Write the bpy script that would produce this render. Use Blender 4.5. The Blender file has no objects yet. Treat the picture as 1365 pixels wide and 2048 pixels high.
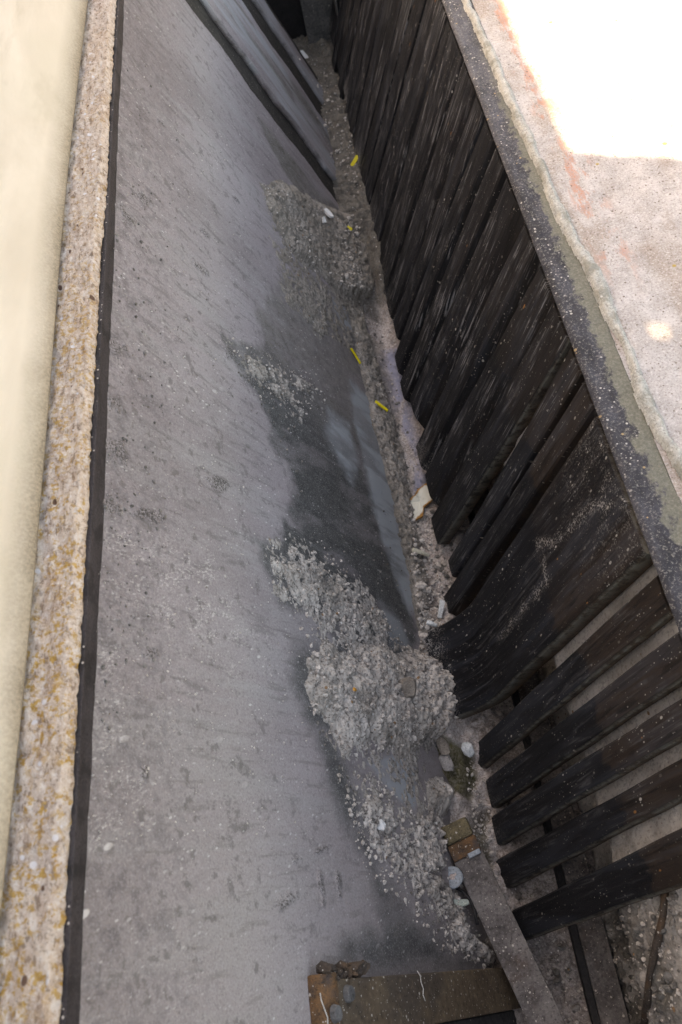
import bpy, bmesh, math, random
import numpy as np
from mathutils import Vector, Matrix
from mathutils.bvhtree import BVHTree

random.seed(7); rng = np.random.default_rng(7)
sc = bpy.context.scene; COL = sc.collection
R = math.radians

# ------------------------------------------------------------------ places
# z = 0 is the top of the slab; the trough runs along +Y and is about 0.6 m deep
H = 0.8                                              # height of the photographer's lens above the slab
CAM = np.array([[.9768727, .19569317, .08616216], [-.12107406, .83838386, -.53146362], [-.17624077, .5087403, .84268767]])
def ray(u, v):
    d = CAM @ np.array([u-682.5, 1024.-v, -1600.]); return d/np.linalg.norm(d)
PL0 = np.array([-.008, 0, -.57]); PT = np.array([-.3614, 0, .9324]); PN = np.array([.9324, 0, .3614])      # left plate: foot, up-slope, normal
SL0 = np.array([.0354, 0, -.55]); ST = np.array([.3595, 0, .9330]); SN = np.array([-.9330, 0, .3595])      # bars: tip line, up, normal to the trough
EY = np.array([0., 1, 0])
EYE = np.array([0, 0, H])
def hit(u, v, p0, n):
    r = ray(u, v); return EYE + r*(np.dot(p0-EYE, n)/r.dot(n))
def on_plate(u, v): q = hit(u, v, PL0, PN); return (q[1], (q-PL0).dot(PT))
def on_z(u, v, z): return hit(u, v, np.array([0, 0, z]), np.array([0, 0, 1.]))
def poly_plate(pts): return np.array([on_plate(*p) for p in pts])
def poly_z(pts, z): return np.array([on_z(p[0], p[1], z)[:2][::-1] for p in pts])   # (y, x)

# ------------------------------------------------------------------ numpy noise
def _h(i, j, s):
    n = (i.astype(np.int64)*374761393 + j.astype(np.int64)*668265263 + s*974634777) & 0xffffffff
    n = ((n ^ (n >> 13))*1274126177) & 0xffffffff
    return ((n ^ (n >> 16)) & 0xffff)/65535.
def vn(x, y, s=0):
    i = np.floor(x); j = np.floor(y); fx = x-i; fy = y-j
    fx = fx*fx*(3-2*fx); fy = fy*fy*(3-2*fy)
    a = _h(i, j, s); b = _h(i+1, j, s); c = _h(i, j+1, s); d = _h(i+1, j+1, s)
    return (a*(1-fx)+b*fx)*(1-fy)+(c*(1-fx)+d*fx)*fy
def fbm(x, y, sc_, oct=4, s=0, g=.5):
    r = 0; a = 1; t = 0
    for k in range(oct):
        r = r+a*vn(x*sc_+17.3*k, y*sc_-9.1*k, s+k); t += a; a *= g; sc_ *= 2.03
    return r/t
def lumps(x, y, size, s=0):                          # rounded grains of about `size`
    x = x/size; y = y/size; i0 = np.floor(x); j0 = np.floor(y); best = np.zeros_like(x)
    for di in (-1, 0, 1):
        for dj in (-1, 0, 1):
            i = i0+di; j = j0+dj
            px = i+_h(i, j, s+1); py = j+_h(i, j, s+2); rr = .45+.45*_h(i, j, s+3)
            d2 = ((x-px)**2+(y-py)**2)/(rr*rr)
            best = np.maximum(best, np.sqrt(np.clip(1-d2, 0, 1))*rr)
    return best
def sdist(poly, px, py):                             # signed distance, positive inside
    d = np.full(px.shape, 1e9); ins = np.zeros(px.shape, bool); n = len(poly)
    for k in range(n):
        a = poly[k]; b = poly[(k+1) % n]; e = b-a; wx = px-a[0]; wy = py-a[1]
        t = np.clip((wx*e[0]+wy*e[1])/(e@e+1e-12), 0, 1)
        d = np.minimum(d, (wx-e[0]*t)**2+(wy-e[1]*t)**2)
        c = (a[1] > py) != (b[1] > py)
        with np.errstate(divide='ignore', invalid='ignore'):
            xi = e[0]*(py-a[1])/(e[1] if e[1] else 1e-12)+a[0]
        ins ^= c & (px < xi)
    return np.where(ins, 1, -1)*np.sqrt(d)
def sm(a, b, x):
    t = np.clip((x-a)/(b-a), 0, 1); return t*t*(3-2*t)
def soft(poly, px, py, w=.012, rough=.02, s=0, fr=22):
    d = sdist(poly, px, py)+(fbm(px, py, fr, 5, s, .62)-.5)*2*rough
    return sm(-w, w, d)

# ------------------------------------------------------------------ objects
def tag(o, label=None, cat=None, group=None, kind=None):
    if label: o['label'] = label
    if cat: o['category'] = cat
    if group: o['group'] = group
    if kind: o['kind'] = kind
    return o
def link(name, me, mat, parent=None, loc=None):
    o = bpy.data.objects.new(name, me); COL.objects.link(o)
    if mat and not me.materials: me.materials.append(mat)
    if loc is not None: o.location = loc
    if parent: o.parent = parent
    return o
def empty(name, loc):
    o = bpy.data.objects.new(name, None); COL.objects.link(o); o.location = loc; o.empty_display_size = .02; return o
TREES = []
def sheet(name, P0, U, V, N, us, vs, hgt, attrs, mat, keep=None, cast=True, smooth=True, warp=None):
    """a finely divided sheet P0 + u*U + v*V + h*N with float attributes"""
    nu, nv = len(us), len(vs)
    uu, vv = np.meshgrid(us, vs, indexing='ij')
    if warp is not None: uu = uu+warp
    co = P0+uu[..., None]*U+vv[..., None]*V+hgt[..., None]*N
    idx = np.arange(nu*nv).reshape(nu, nv)
    q = np.stack([idx[:-1, :-1], idx[1:, :-1], idx[1:, 1:], idx[:-1, 1:]], -1).reshape(-1, 4)
    if np.dot(np.cross(U, V), N) < 0: q = q[:, ::-1]
    if keep is not None:
        k = keep.reshape(-1); q = q[k[q].any(1)]
        used = np.zeros(nu*nv, bool); used[q.ravel()] = True
        mp = np.cumsum(used)-1; q = mp[q]; co = co.reshape(-1, 3)[used]
        attrs = {a: b.reshape(-1)[used] for a, b in attrs.items()}
    co = co.reshape(-1, 3)
    org = co.mean(0); org[2] = co[:, 2].min()
    me = bpy.data.meshes.new(name)
    me.vertices.add(len(co)); me.vertices.foreach_set('co', (co-org).astype(np.float32).ravel())
    me.loops.add(q.size); me.loops.foreach_set('vertex_index', q.astype(np.int32).ravel())
    me.polygons.add(len(q)); me.polygons.foreach_set('loop_start', np.arange(0, q.size, 4, dtype=np.int32))
    me.polygons.foreach_set('use_smooth', np.full(len(q), smooth))
    me.update(calc_edges=True)
    for a, b in attrs.items():
        at = me.attributes.new(a, 'FLOAT', 'POINT'); at.data.foreach_set('value', b.astype(np.float32).ravel())
    o = link(name, me, mat, None, Vector(org))
    if cast: TREES.append(BVHTree.FromPolygons([Vector(c) for c in co], [tuple(f) for f in q.tolist()]))
    return o
def pick(u, v, fallback_z=-.55):                      # the surface the photo shows at that spot, with its normal
    d = Vector(ray(u, v)); best = None
    for t in TREES:
        p, n, i, dist = t.ray_cast(Vector(EYE), d)
        if p and (best is None or dist < best[2]): best = (p, n, dist)
    if best: return best[0], best[1]
    return Vector(on_z(u, v, fallback_z)), Vector((0, 0, 1))
def bm_obj(name, bm, mat, parent=None, loc=(0, 0, 0), smooth=False, bevel=0, seg=2):
    """bm is in world coordinates; loc is the thing's base"""
    if bevel:
        bmesh.ops.bevel(bm, geom=[e for e in bm.edges], offset=bevel, segments=seg, affect='EDGES', profile=.5)
    bmesh.ops.recalc_face_normals(bm, faces=bm.faces)
    bmesh.ops.translate(bm, verts=bm.verts, vec=-Vector(loc))
    me = bpy.data.meshes.new(name); bm.to_mesh(me); bm.free()
    if smooth:
        for p in me.polygons: p.use_smooth = True
    return link(name, me, mat, parent, None if parent else Vector(loc))
def prism(bm, prof, a, b, ax0, ax1, axL):
    """profile [(p,q)] on axes ax0, ax1, swept from a to b along axL (numpy vectors, a and b are points)"""
    A = [bm.verts.new(Vector(a+ax0*p+ax1*q)) for p, q in prof]; B = [bm.verts.new(Vector(b+ax0*p+ax1*q)) for p, q in prof]
    n = len(prof)
    for k in range(n): bm.faces.new((A[k], A[(k+1) % n], B[(k+1) % n], B[k]))
    bm.faces.new(A[::-1]); bm.faces.new(B)
def hexa(bm, c):                                      # 8 corners: bottom loop 0-3, top loop 4-7
    v = [bm.verts.new(Vector(p)) for p in c]
    for f in ((3, 2, 1, 0), (4, 5, 6, 7), (0, 1, 5, 4), (1, 2, 6, 5), (2, 3, 7, 6), (3, 0, 4, 7)): bm.faces.new([v[k] for k in f])
    return v
def rock(bm, c, r, sq=(1, 1, 1), jit=.25, sub=1, rot=None):
    m = Matrix.Translation(Vector(c)) @ (rot or Matrix.Rotation(random.random()*6.3, 4, Vector((random.random()-.5, random.random()-.5, random.random()-.5)).normalized())) @ Matrix.Diagonal((sq[0]*r, sq[1]*r, sq[2]*r, 1))
    g = bmesh.ops.create_icosphere(bm, subdivisions=sub, radius=1)
    for v in g['verts']: v.co *= 1+(random.random()-.5)*2*jit
    bmesh.ops.transform(bm, matrix=m, verts=g['verts'])
def tube(bm, pts, r, n=8):
    pts = [Vector(p) for p in pts]; rings = []
    for k, p in enumerate(pts):
        d = (pts[min(k+1, len(pts)-1)]-pts[max(k-1, 0)]).normalized()
        a = d.orthogonal().normalized() if k == 0 else (prev-d*prev.dot(d)).normalized()
        prev = a; b = d.cross(a); rr = r[k] if isinstance(r, (list, tuple)) else r
        rings.append([bm.verts.new(p+(a*math.cos(2*math.pi*q/n)+b*math.sin(2*math.pi*q/n))*rr) for q in range(n)])
    for A, B in zip(rings, rings[1:]):
        for q in range(n): bm.faces.new((A[q], A[(q+1) % n], B[(q+1) % n], B[q]))
    bm.faces.new(rings[0][::-1]); bm.faces.new(rings[-1])

# ------------------------------------------------------------------ materials
class Mat:
    def __init__(s, name, rough=.85, spec=.3):
        s.m = bpy.data.materials.new(name); s.m.use_nodes = True; s.nt = s.m.node_tree
        s.b = s.nt.nodes['Principled BSDF']; s.b.inputs['Roughness'].default_value = rough
        s.b.inputs['Specular IOR Level'].default_value = spec
        g = s.n('ShaderNodeNewGeometry'); oi = s.n('ShaderNodeObjectInfo'); s.pos = g.outputs['Position']; s.rnd = oi.outputs['Random']
    def n(s, t): return s.nt.nodes.new(t)
    def L(s, a, b):
        if hasattr(a, 'node'): s.nt.links.new(a, b)
        else: b.default_value = a
    def math(s, op, a, b=0., c=0., clamp=False):
        n = s.n('ShaderNodeMath'); n.operation = op; n.use_clamp = clamp
        s.L(a, n.inputs[0]); s.L(b, n.inputs[1]); s.L(c, n.inputs[2]); return n.outputs[0]
    def vec(s, x, y, z=0.):
        n = s.n('ShaderNodeCombineXYZ'); s.L(x, n.inputs[0]); s.L(y, n.inputs[1]); s.L(z, n.inputs[2]); return n.outputs[0]
    def dot(s, v, d):
        n = s.n('ShaderNodeVectorMath'); n.operation = 'DOT_PRODUCT'; s.L(v, n.inputs[0]); n.inputs[1].default_value = tuple(d); return n.outputs['Value']
    def along(s, p0, d):                             # distance of the surface point from p0 along d, in metres
        return s.math('ADD', s.dot(s.pos, d), -float(np.dot(p0, d)))
    def noise(s, v, scale, det=4., rough=.55, dist=0.):
        n = s.n('ShaderNodeTexNoise'); s.L(v, n.inputs['Vector']); n.inputs['Scale'].default_value = scale
        n.inputs['Detail'].default_value = det; n.inputs['Roughness'].default_value = rough; n.inputs['Distortion'].default_value = dist
        return n.outputs[0]
    def step(s, x, a, b, lo=0., hi=1.):
        n = s.n('ShaderNodeMapRange'); n.interpolation_type = 'SMOOTHSTEP'; s.L(x, n.inputs[0])
        for k, q in enumerate((a, b, lo, hi)): s.L(q, n.inputs[k+1])
        return n.outputs[0]
    def specks(s, v, scale, dens, r0=.1, r1=.4):      # scattered dots of random size
        n = s.n('ShaderNodeTexVoronoi'); s.L(v, n.inputs['Vector']); n.inputs['Scale'].default_value = scale
        c = s.n('ShaderNodeSeparateColor'); s.L(n.outputs['Color'], c.inputs[0])
        rad = s.math('MULTIPLY_ADD', c.outputs[1], r1-r0, r0)
        inside = s.step(s.math('SUBTRACT', rad, n.outputs['Distance']), 0., .12)
        return s.math('MULTIPLY', inside, s.math('LESS_THAN', c.outputs[0], dens))
    def attr(s, name):
        n = s.n('ShaderNodeAttribute'); n.attribute_name = name; return n.outputs['Fac']
    def mix(s, f, a, b):
        n = s.n('ShaderNodeMix'); n.data_type = 'RGBA'; s.L(f, n.inputs[0])
        for q, k in ((a, 6), (b, 7)):
            s.L(q if hasattr(q, 'node') else (*q, 1.), n.inputs[k])
        return n.outputs[2]
    def mul(s, a, b): return s.math('MULTIPLY', a, b)
    def bump(s, h, strength=.5, dist=.002):
        n = s.n('ShaderNodeBump'); n.inputs['Strength'].default_value = strength; n.inputs['Distance'].default_value = dist
        s.L(h, n.inputs['Height']); s.nt.links.new(n.outputs[0], s.b.inputs['Normal'])
    def out(s, c, rough=None):
        s.L(c if hasattr(c, 'node') else (*c, 1.), s.b.inputs['Base Color'])
        if rough is not None: s.L(rough, s.b.inputs['Roughness'])
        return s.m

def mat_plate(panel=0):
    m = Mat('dusty_plate', .8, .25)
    y = m.dot(m.pos, EY); t = m.along(PL0, PT)
    # dust is dragged down the slope: fine across y, long along t
    st = m.vec(m.math('MULTIPLY_ADD', t, .10, y), m.mul(t, .16), 0.)
    st1 = m.noise(st, 90, 6, .6, .4); st2 = m.noise(st, 22, 5, .6, .6); big = m.noise(m.pos, 3.2, 5, .55, .5)
    fine = m.noise(m.pos, 420, 5, .75); mid = m.noise(m.pos, 55, 6, .7)
    c = m.mix(m.step(big, .3, .7), (.218, .187, .193), (.304, .268, .279))
    c = m.mix(m.step(st2, .46, .64, 0, .5), c, (.285, .270, .272))
    c = m.mix(m.step(st1, .53, .68, 0, .40), c, (.32, .30, .30))
    c = m.mix(m.step(st1, .46, .34, 0, .45), c, (.10, .090, .088))
    # warmer towards the near end
    c = m.mix(m.step(y, .45, .05, 0, .40), c, (.245, .212, .198))
    # darker mottled band under the lip
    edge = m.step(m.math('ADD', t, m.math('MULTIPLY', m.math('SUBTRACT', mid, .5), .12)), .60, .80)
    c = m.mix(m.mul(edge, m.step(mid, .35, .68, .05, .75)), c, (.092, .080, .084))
    c = m.mix(m.step(fine, .53, .63, 0, .32), c, (.42, .40, .40))
    c = m.mix(m.step(fine, .47, .38, 0, .32), c, (.085, .075, .077))
    c = m.mix(m.mul(m.step(mid, .45, .36), m.step(t, .2, .7, .15, .6)), c, (.09, .08, .078))
    wet = m.attr('wet'); smear = m.attr('smear'); pale = m.attr('pale')
    wc = m.mix(m.step(mid, .3, .7), (.046, .046, .046), (.085, .084, .082))
    wc = m.mix(m.mul(m.step(y, .80, 1.02), .9), wc, m.mix(m.step(mid, .38, .62), (.085, .076, .064), (.165, .152, .132)))
    wc = m.mix(m.step(st1, .5, .7, 0, .4), wc, (.15, .15, .155)); wc = m.mix(m.step(fine, .52, .60, 0, .55), wc, (.26, .255, .25))
    c = m.mix(wet, c, wc)
    c = m.mix(m.mul(smear, m.step(st2, .40, .56, .45, 1.)), c, (.33, .355, .378))
    # white spatter, dense where the attribute says, dragged a little
    vs = m.vec(m.math('MULTIPLY_ADD', t, .35, y), m.mul(t, .55), 0.)
    near = m.step(y, 1.3, .35, .12, 1.)
    sp1 = m.specks(vs, 95, .10, .12, .42); sp2 = m.specks(vs, 260, .16, .1, .42)
    clus = m.step(m.noise(vs, 9, 5, .6), .47, .66)
    c = m.mix(m.mul(m.mul(sp1, clus), near), c, (.50, .47, .46))
    c = m.mix(m.math('MULTIPLY', sp2, m.step(clus, 0, 1, .45, .9)), c, (.46, .44, .43))
    c = m.mix(m.mul(pale, m.mul(m.step(m.noise(vs, 300, 5, .75), .50, .60), m.step(m.noise(vs, 38, 5, .7), .46, .60, .1, .9))), c, (.46, .43, .415))
    # dark scabs
    sc1 = m.mul(m.step(m.noise(vs, 34, 6, .7), .60, .70), m.step(m.noise(vs, 7, 3), .50, .62))
    sc1 = m.math('MAXIMUM', m.mul(sc1, m.step(t, .30, .68, .15, 1.)), m.attr('scab'))
    c = m.mix(m.mul(sc1, m.step(fine, .44, .53, 1., .05)), c, (.062, .055, .052))
    h = m.math('ADD', m.mul(fine, .6), m.math('ADD', m.mul(mid, 1.2), m.math('ADD', m.mul(st1, .7), m.math('ADD', m.mul(sp1, .5), m.mul(sc1, 1.0)))))
    m.bump(h, .55, .0024)
    return m.out(c, m.math('SUBTRACT', .84, m.mul(wet, .12)))
def mat_debris(name='cement_debris', tint=0):
    m = Mat(name, .95, .12)
    f = m.noise(m.pos, 210, 6, .7); b = m.noise(m.pos, 28, 5, .65); q = m.noise(m.pos, 7, 4, .6)
    c = m.mix(m.step(b, .38, .62), (.47, .415, .38), (.66, .605, .565)) if not tint else m.mix(m.step(b, .38, .62), (.58, .53, .505), (.74, .70, .68))
    c = m.mix(m.step(f, .51, .60, 0, .60), c, (.68, .635, .60))
    c = m.mix(m.step(f, .475, .40, 0, .35 if tint else .72), c, (.085, .075, .070))
    c = m.mix(m.step(q, .50, .68, 0, .5), c, (.27, .23, .19))
    dk = m.attr('dark'); br = m.attr('brown')
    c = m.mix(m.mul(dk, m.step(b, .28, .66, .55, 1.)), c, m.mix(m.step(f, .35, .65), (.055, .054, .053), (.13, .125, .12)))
    c = m.mix(m.mul(br, m.step(f, .2, .8, .9, .55)), c, (.20, .175, .145))
    c = m.mix(m.specks(m.pos, 170, .07, .12, .4), c, (.62, .60, .58))
    c = m.mix(m.specks(m.pos, 120, .05, .12, .4), c, (.28, .17, .10))
    m.bump(m.math('ADD', m.mul(f, .9), m.noise(m.pos, 90, 5, .7)), 1., .004)
    return m.out(c)
def mat_floor():
    m = Mat('trough_dirt', .95, .15)
    y = m.dot(m.pos, EY); f = m.noise(m.pos, 240, 6, .75); b = m.noise(m.pos, 26, 5, .65); q = m.noise(m.vec(m.dot(m.pos, (1, 0, 0)), m.mul(y, .35)), 16, 4, .6, .8)
    c = m.mix(m.step(b, .3, .7), (.34, .285, .262), (.47, .415, .395))
    c = m.mix(m.step(f, .51, .58, 0, .65), c, (.62, .57, .54))
    c = m.mix(m.step(f, .475, .40, 0, .6), c, (.12, .10, .092))
    c = m.mix(m.mul(m.attr('violet'), m.step(q, .40, .56, 0, .9)), c, (.255, .262, .345))
    c = m.mix(m.mul(m.attr('mud'), m.step(f, .2, .8, 1., .75)), c, m.mix(m.step(b, .3, .7), (.060, .056, .048), (.120, .110, .093)))
    c = m.mix(m.mul(m.attr('brown'), .8), c, m.mix(m.step(f, .3, .7), (.16, .13, .105), (.30, .255, .22)))
    c = m.mix(m.mul(m.attr('moss'), m.step(f, .30, .66, 1., .7)), c, m.mix(m.step(b, .35, .65), (.046, .043, .013), (.098, .086, .030)))
    c = m.mix(m.mul(m.attr('dark'), m.step(b, .2, .8, .95, .6)), c, (.045, .042, .042))
    c = m.mix(m.specks(m.pos, 190, .06, .12, .4), c, (.62, .60, .58))
    m.bump(m.math('ADD', m.mul(f, .8), m.noise(m.pos, 90, 5, .7)), .8, .003)
    return m.out(c)
def mat_bar(wide=False):
    m = Mat('worn_black_bar', .6, .20)
    y = m.dot(m.pos, EY); t = m.along(SL0, ST); off = m.mul(m.rnd, 37.)
    st = m.vec(m.mul(y, 1.), m.mul(t, .07), off); st1 = m.noise(st, 150, 6, .65, .5); st2 = m.noise(st, 40, 5, .6, .6); hair = m.noise(m.vec(y, m.mul(t, .03), off), 300, 4, .65, .5)
    p3 = m.noise(m.pos, 60, 6, .7); fine = m.noise(m.pos, 380, 5, .75); big = m.noise(m.vec(y, m.mul(t, .5), off), 9, 4, .6)
    c = m.mix(m.step(big, .3, .7), (.0058, .0058, .0072), (.0102, .0104, .0130))
    # rust-brown upper half with a ragged lower limit
    lim = m.math('ADD', t, m.math('MULTIPLY_ADD', m.math('SUBTRACT', big, .5), .22, m.math('MULTIPLY', m.math('SUBTRACT', p3, .5), .05)))
    up = m.step(lim, .370, .382)
    nearer = m.mul(m.step(y, 1.3, .5, .22, 1.), m.math('SUBTRACT', 1., m.mul(m.mul(m.step(y, .41, .45), m.step(y, .575, .555)), .75)))
    c = m.mix(m.mul(m.mul(up, nearer), m.step(p3, .2, .75, 1., .55)), c, m.mix(m.step(y, .8, .5), m.mix(m.step(st2, .35, .65), (.0120, .0095, .0085), (.024, .0190, .0165)), m.mix(m.step(st2, .35, .65), (.024, .0165, .0130), (.044, .031, .024))))
    # grey-blue rub marks that also paint in a sheen, and pale dust dragged along the bar
    c = m.mix(m.step(st2, .48, .64, 0, .50), c, (.026, .030, .040))
    c = m.mix(m.mul(m.step(st1, .53, .66, 0, .6), m.step(m.noise(m.pos, 11, 4, .6), .46, .60)), c, (.075, .076, .084))
    c = m.mix(m.mul(m.step(hair, .545, .63, 0, m.step(y, .45, .9, .12, .85)), m.step(m.noise(m.vec(y, m.mul(t, .5), off), 16, 4, .65), .46, .58)), c, (.22, .225, .245))
    c = m.mix(m.mul(m.step(st1, .46, .36), .6), c, (.004, .004, .004))
    vs = m.vec(y, m.mul(t, .62), off)
    cl = m.math('ADD', m.step(m.noise(m.pos, 10, 5, .65), .47, .64, .05, 1.), m.mul(m.step(t, .42, .58), m.mul(m.step(y, .95, .6), .6)), 0., True)
    d1 = m.mul(m.specks(vs, 160, .22, .08, .36), cl); d2 = m.mul(m.specks(vs, 380, .20, .1, .4), m.step(cl, 0, 1, .25, 1))
    c = m.mix(m.mul(d1, .75), c, (.46, .44, .42)); c = m.mix(m.mul(d2, .8), c, (.34, .33, .32))
    c = m.mix(m.mul(m.specks(m.vec(y, m.mul(t, .5), m.math('ADD', off, 3.)), 110, .05, .1, .3), m.mul(up, .9)), c, (.26, .12, .045))
    c = m.mix(m.mul(m.attr('dust'), m.mul(m.step(m.math('ADD', m.noise(m.pos, 330, 4, .7), m.mul(m.attr('dust'), .07)), .545, .59, 0, .95), m.step(m.math('ADD', m.noise(m.pos, 55, 4, .7), m.mul(m.attr('dust'), .12)), .47, .60, .1, 1.))), c, (.42, .40, .39))
    # rust on the side that faces the gap
    side = m.attr('side')
    c = m.mix(m.mul(m.mul(side, m.step(y, 1.0, .6, .15, 1.)), m.step(p3, .38, .56, .35, 1.)), c, m.mix(m.step(fine, .35, .65), (.030, .018, .010), (.105, .060, .030)))
    c = m.mix(m.mul(m.attr('edge'), m.step(p3, .42, .56, .1, .8)), c, (.13, .135, .125))  # pale dusty line on the lower bevel, painted in as its edge highlight
    m.bump(m.math('ADD', m.mul(st1, 1.), m.math('ADD', m.mul(fine, .35), m.mul(d1, .6))), .5, .0014)
    return m.out(c, m.step(st2, .3, .7, .48, .72))
def mat_simple(name, a, b, scale=40, rough=.85, spec=.3, sp=None, spd=.1, sps=150, bump=.5, bd=.002, aniso=None, third=None):
    m = Mat(name, rough, spec)
    v = m.pos if aniso is None else m.vec(m.mul(m.dot(m.pos, (1, 0, 0)), aniso[0]), m.mul(m.dot(m.pos, EY), aniso[1]), m.mul(m.dot(m.pos, (0, 0, 1)), aniso[2]))
    n1 = m.noise(v, scale, 6, .65); f = m.noise(m.pos, scale*7, 5, .75)
    c = m.mix(m.step(n1, .3, .7), a, b)
    dk = tuple(x*.55 for x in a); lt = tuple(min(.8, x*1.35) for x in b)
    c = m.mix(m.step(f, .47, .37, 0, .8), c, dk); c = m.mix(m.step(f, .53, .64, 0, .7), c, lt)
    if third: c = m.mix(m.step(m.noise(m.pos, scale*.45, 5, .65), third[1], third[1]+.12, 0, third[2]), c, third[0])
    if sp: c = m.mix(m.specks(m.pos, sps, spd, .1, .42), c, sp)
    m.bump(m.math('ADD', n1, m.mul(f, .7)), bump, bd)
    return m.out(c)
def mat_beam():
    m = Mat('pale_beam', .8, .2)
    v = m.vec(m.mul(m.dot(m.pos, (1, 0, .6)), 1.), m.mul(m.dot(m.pos, EY), .10), 0.)
    n1 = m.noise(v, 26, 5, .6, .4); n2 = m.noise(m.pos, 5, 3); f = m.noise(m.pos, 300, 4, .7)
    c = m.mix(m.step(n1, .3, .7), (.52, .445, .355), (.645, .565, .47))
    c = m.mix(m.step(n2, .48, .62, 0, .4), c, (.52, .46, .36))
    c = m.mix(m.mul(m.step(m.noise(v, 60, 4, .6), .55, .70), .30), c, (.36, .30, .22))
    c = m.mix(m.mul(m.attr('low'), m.step(n1, .40, .58, 1., .75)), c, m.mix(m.step(f, .3, .7), (.15, .122, .088), (.32, .265, .20)))  # dirt stain and painted shading along the rounded lower edge
    m.bump(m.math('ADD', f, n1), .3, .002)
    return m.out(c)
def mat_ledge():
    m = Mat('crusted_ledge', .95, .1)
    v = m.vec(m.dot(m.pos, (1, 0, 0)), m.mul(m.dot(m.pos, EY), .28), m.dot(m.pos, (0, 0, 1)))
    n1 = m.noise(v, 70, 6, .7); f = m.noise(m.pos, 210, 6, .8); q = m.noise(m.pos, 8, 4, .6)
    y = m.dot(m.pos, EY)
    c = m.mix(m.step(n1, .3, .7), (.55, .40, .31), (.77, .63, .53))
    c = m.mix(m.step(q, .42, .64, 0, .7), c, (.63, .54, .50))
    n2 = m.noise(m.vec(m.dot(m.pos, (1, 0, 0)), m.mul(y, .4), 7.), 190, 5, .7)
    c = m.mix(m.step(f, .52, .60, 0, .6), c, (.84, .77, .73))
    c = m.mix(m.step(f, .455, .39, 0, .6), c, (.22, .14, .10))
    c = m.mix(m.step(n2, .54, .62, 0, .7), c, (.82, .74, .69)); c = m.mix(m.step(n2, .45, .38, 0, .75), c, (.26, .17, .12))
    o = m.mul(m.mul(m.step(m.noise(m.pos, 170, 5, .7), .50, .58), m.step(m.noise(m.pos, 26, 4, .6), .38, .54, .15, 1.)), m.step(y, 1.5, .2, .15, .95))
    c = m.mix(o, c, m.mix(m.step(f, .3, .7), (.44, .22, .05), (.68, .43, .14)))
    c = m.mix(m.specks(m.pos, 120, .10, .12, .45), c, (.80, .76, .78))
    c = m.mix(m.specks(m.vec(m.dot(m.pos, (1.3, 0, 0)), m.mul(y, .8), 4.), 100, .08, .12, .40), c, (.17, .10, .075))
    m.bump(m.math('ADD', m.mul(n1, .8), f), 1., .005)
    return m.out(c)
def mat_ground():
    m = Mat('gritty_concrete', .95, .15)
    y = m.dot(m.pos, EY); x = m.dot(m.pos, (1, 0, 0))
    f = m.noise(m.pos, 330, 6, .8); n1 = m.noise(m.pos, 28, 6, .65); q = m.noise(m.vec(x, m.mul(y, .4)), 12, 4, .6, .5)
    c = m.mix(m.step(n1, .3, .7), (.38, .350, .345), (.53, .50, .50))
    c = m.mix(m.step(q, .48, .62, 0, .65), c, (.33, .265, .225))
    c = m.mix(m.step(f, .47, .36, 0, .75), c, (.15, .12, .105)); c = m.mix(m.step(f, .53, .64, 0, .7), c, (.70, .675, .67))
    # worn streak of orange paint beside the seam
    band = m.mul(m.step(x, .300, .325), m.step(x, .372, .340)); band = m.mul(band, m.step(y, .72, .85))
    c = m.mix(m.mul(band, m.mul(m.step(m.noise(m.vec(x, m.mul(y, .3)), 44, 6, .7), .50, .60), m.step(f, .42, .58, .25, .9))), c, (.50, .225, .15))
    c = m.mix(m.specks(m.pos, 60, .04, .1, .3), c, (.42, .30, .10))
    c = m.mix(m.specks(m.pos, 210, .2, .1, .4), c, (.20, .17, .15))
    m.bump(m.math('ADD', m.mul(n1, .6), f), .7, .003)
    return m.out(c)
def mat_rail():
    m = Mat('dusty_dark_rail', .75, .3)
    y = m.dot(m.pos, EY); x = m.dot(m.pos, (1, 0, 0))
    f = m.noise(m.pos, 300, 6, .8); n1 = m.noise(m.vec(x, m.mul(y, .35)), 42, 5, .65); q = m.noise(m.pos, 9, 4, .6)
    c = m.mix(m.step(n1, .3, .7), (.020, .020, .026), (.062, .063, .078))
    c = m.mix(m.step(y, .95, 1.45, 0, .55), c, m.mix(m.step(n1, .35, .65), (.070, .072, .086), (.145, .147, .172)))
    c = m.mix(m.step(f, .53, .63, 0, .8), c, (.25, .23, .21)); c = m.mix(m.step(f, .46, .38, 0, .7), c, (.022, .021, .022))
    cl = m.step(q, .38, .62, .2, 1.)
    c = m.mix(m.mul(m.specks(m.pos, 210, .34, .1, .42), cl), c, (.50, .47, .44))
    c = m.mix(m.specks(m.vec(x, y, 5.), 120, .06, .1, .34), c, (.38, .26, .14))
    lim = m.math('ADD', x, m.math('MULTIPLY', m.math('SUBTRACT', m.noise(m.vec(x, m.mul(y, .6)), 70, 6, .7), .5), .060))
    olive = m.mul(m.step(lim, .266, .274), m.step(y, 1.5, 1.05))
    c = m.mix(m.mul(olive, .9), c, m.mix(m.step(f, .3, .7), (.115, .112, .088), (.215, .21, .175)))
    m.bump(m.math('ADD', m.mul(n1, .5), f), .6, .002)
    return m.out(c)
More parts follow.
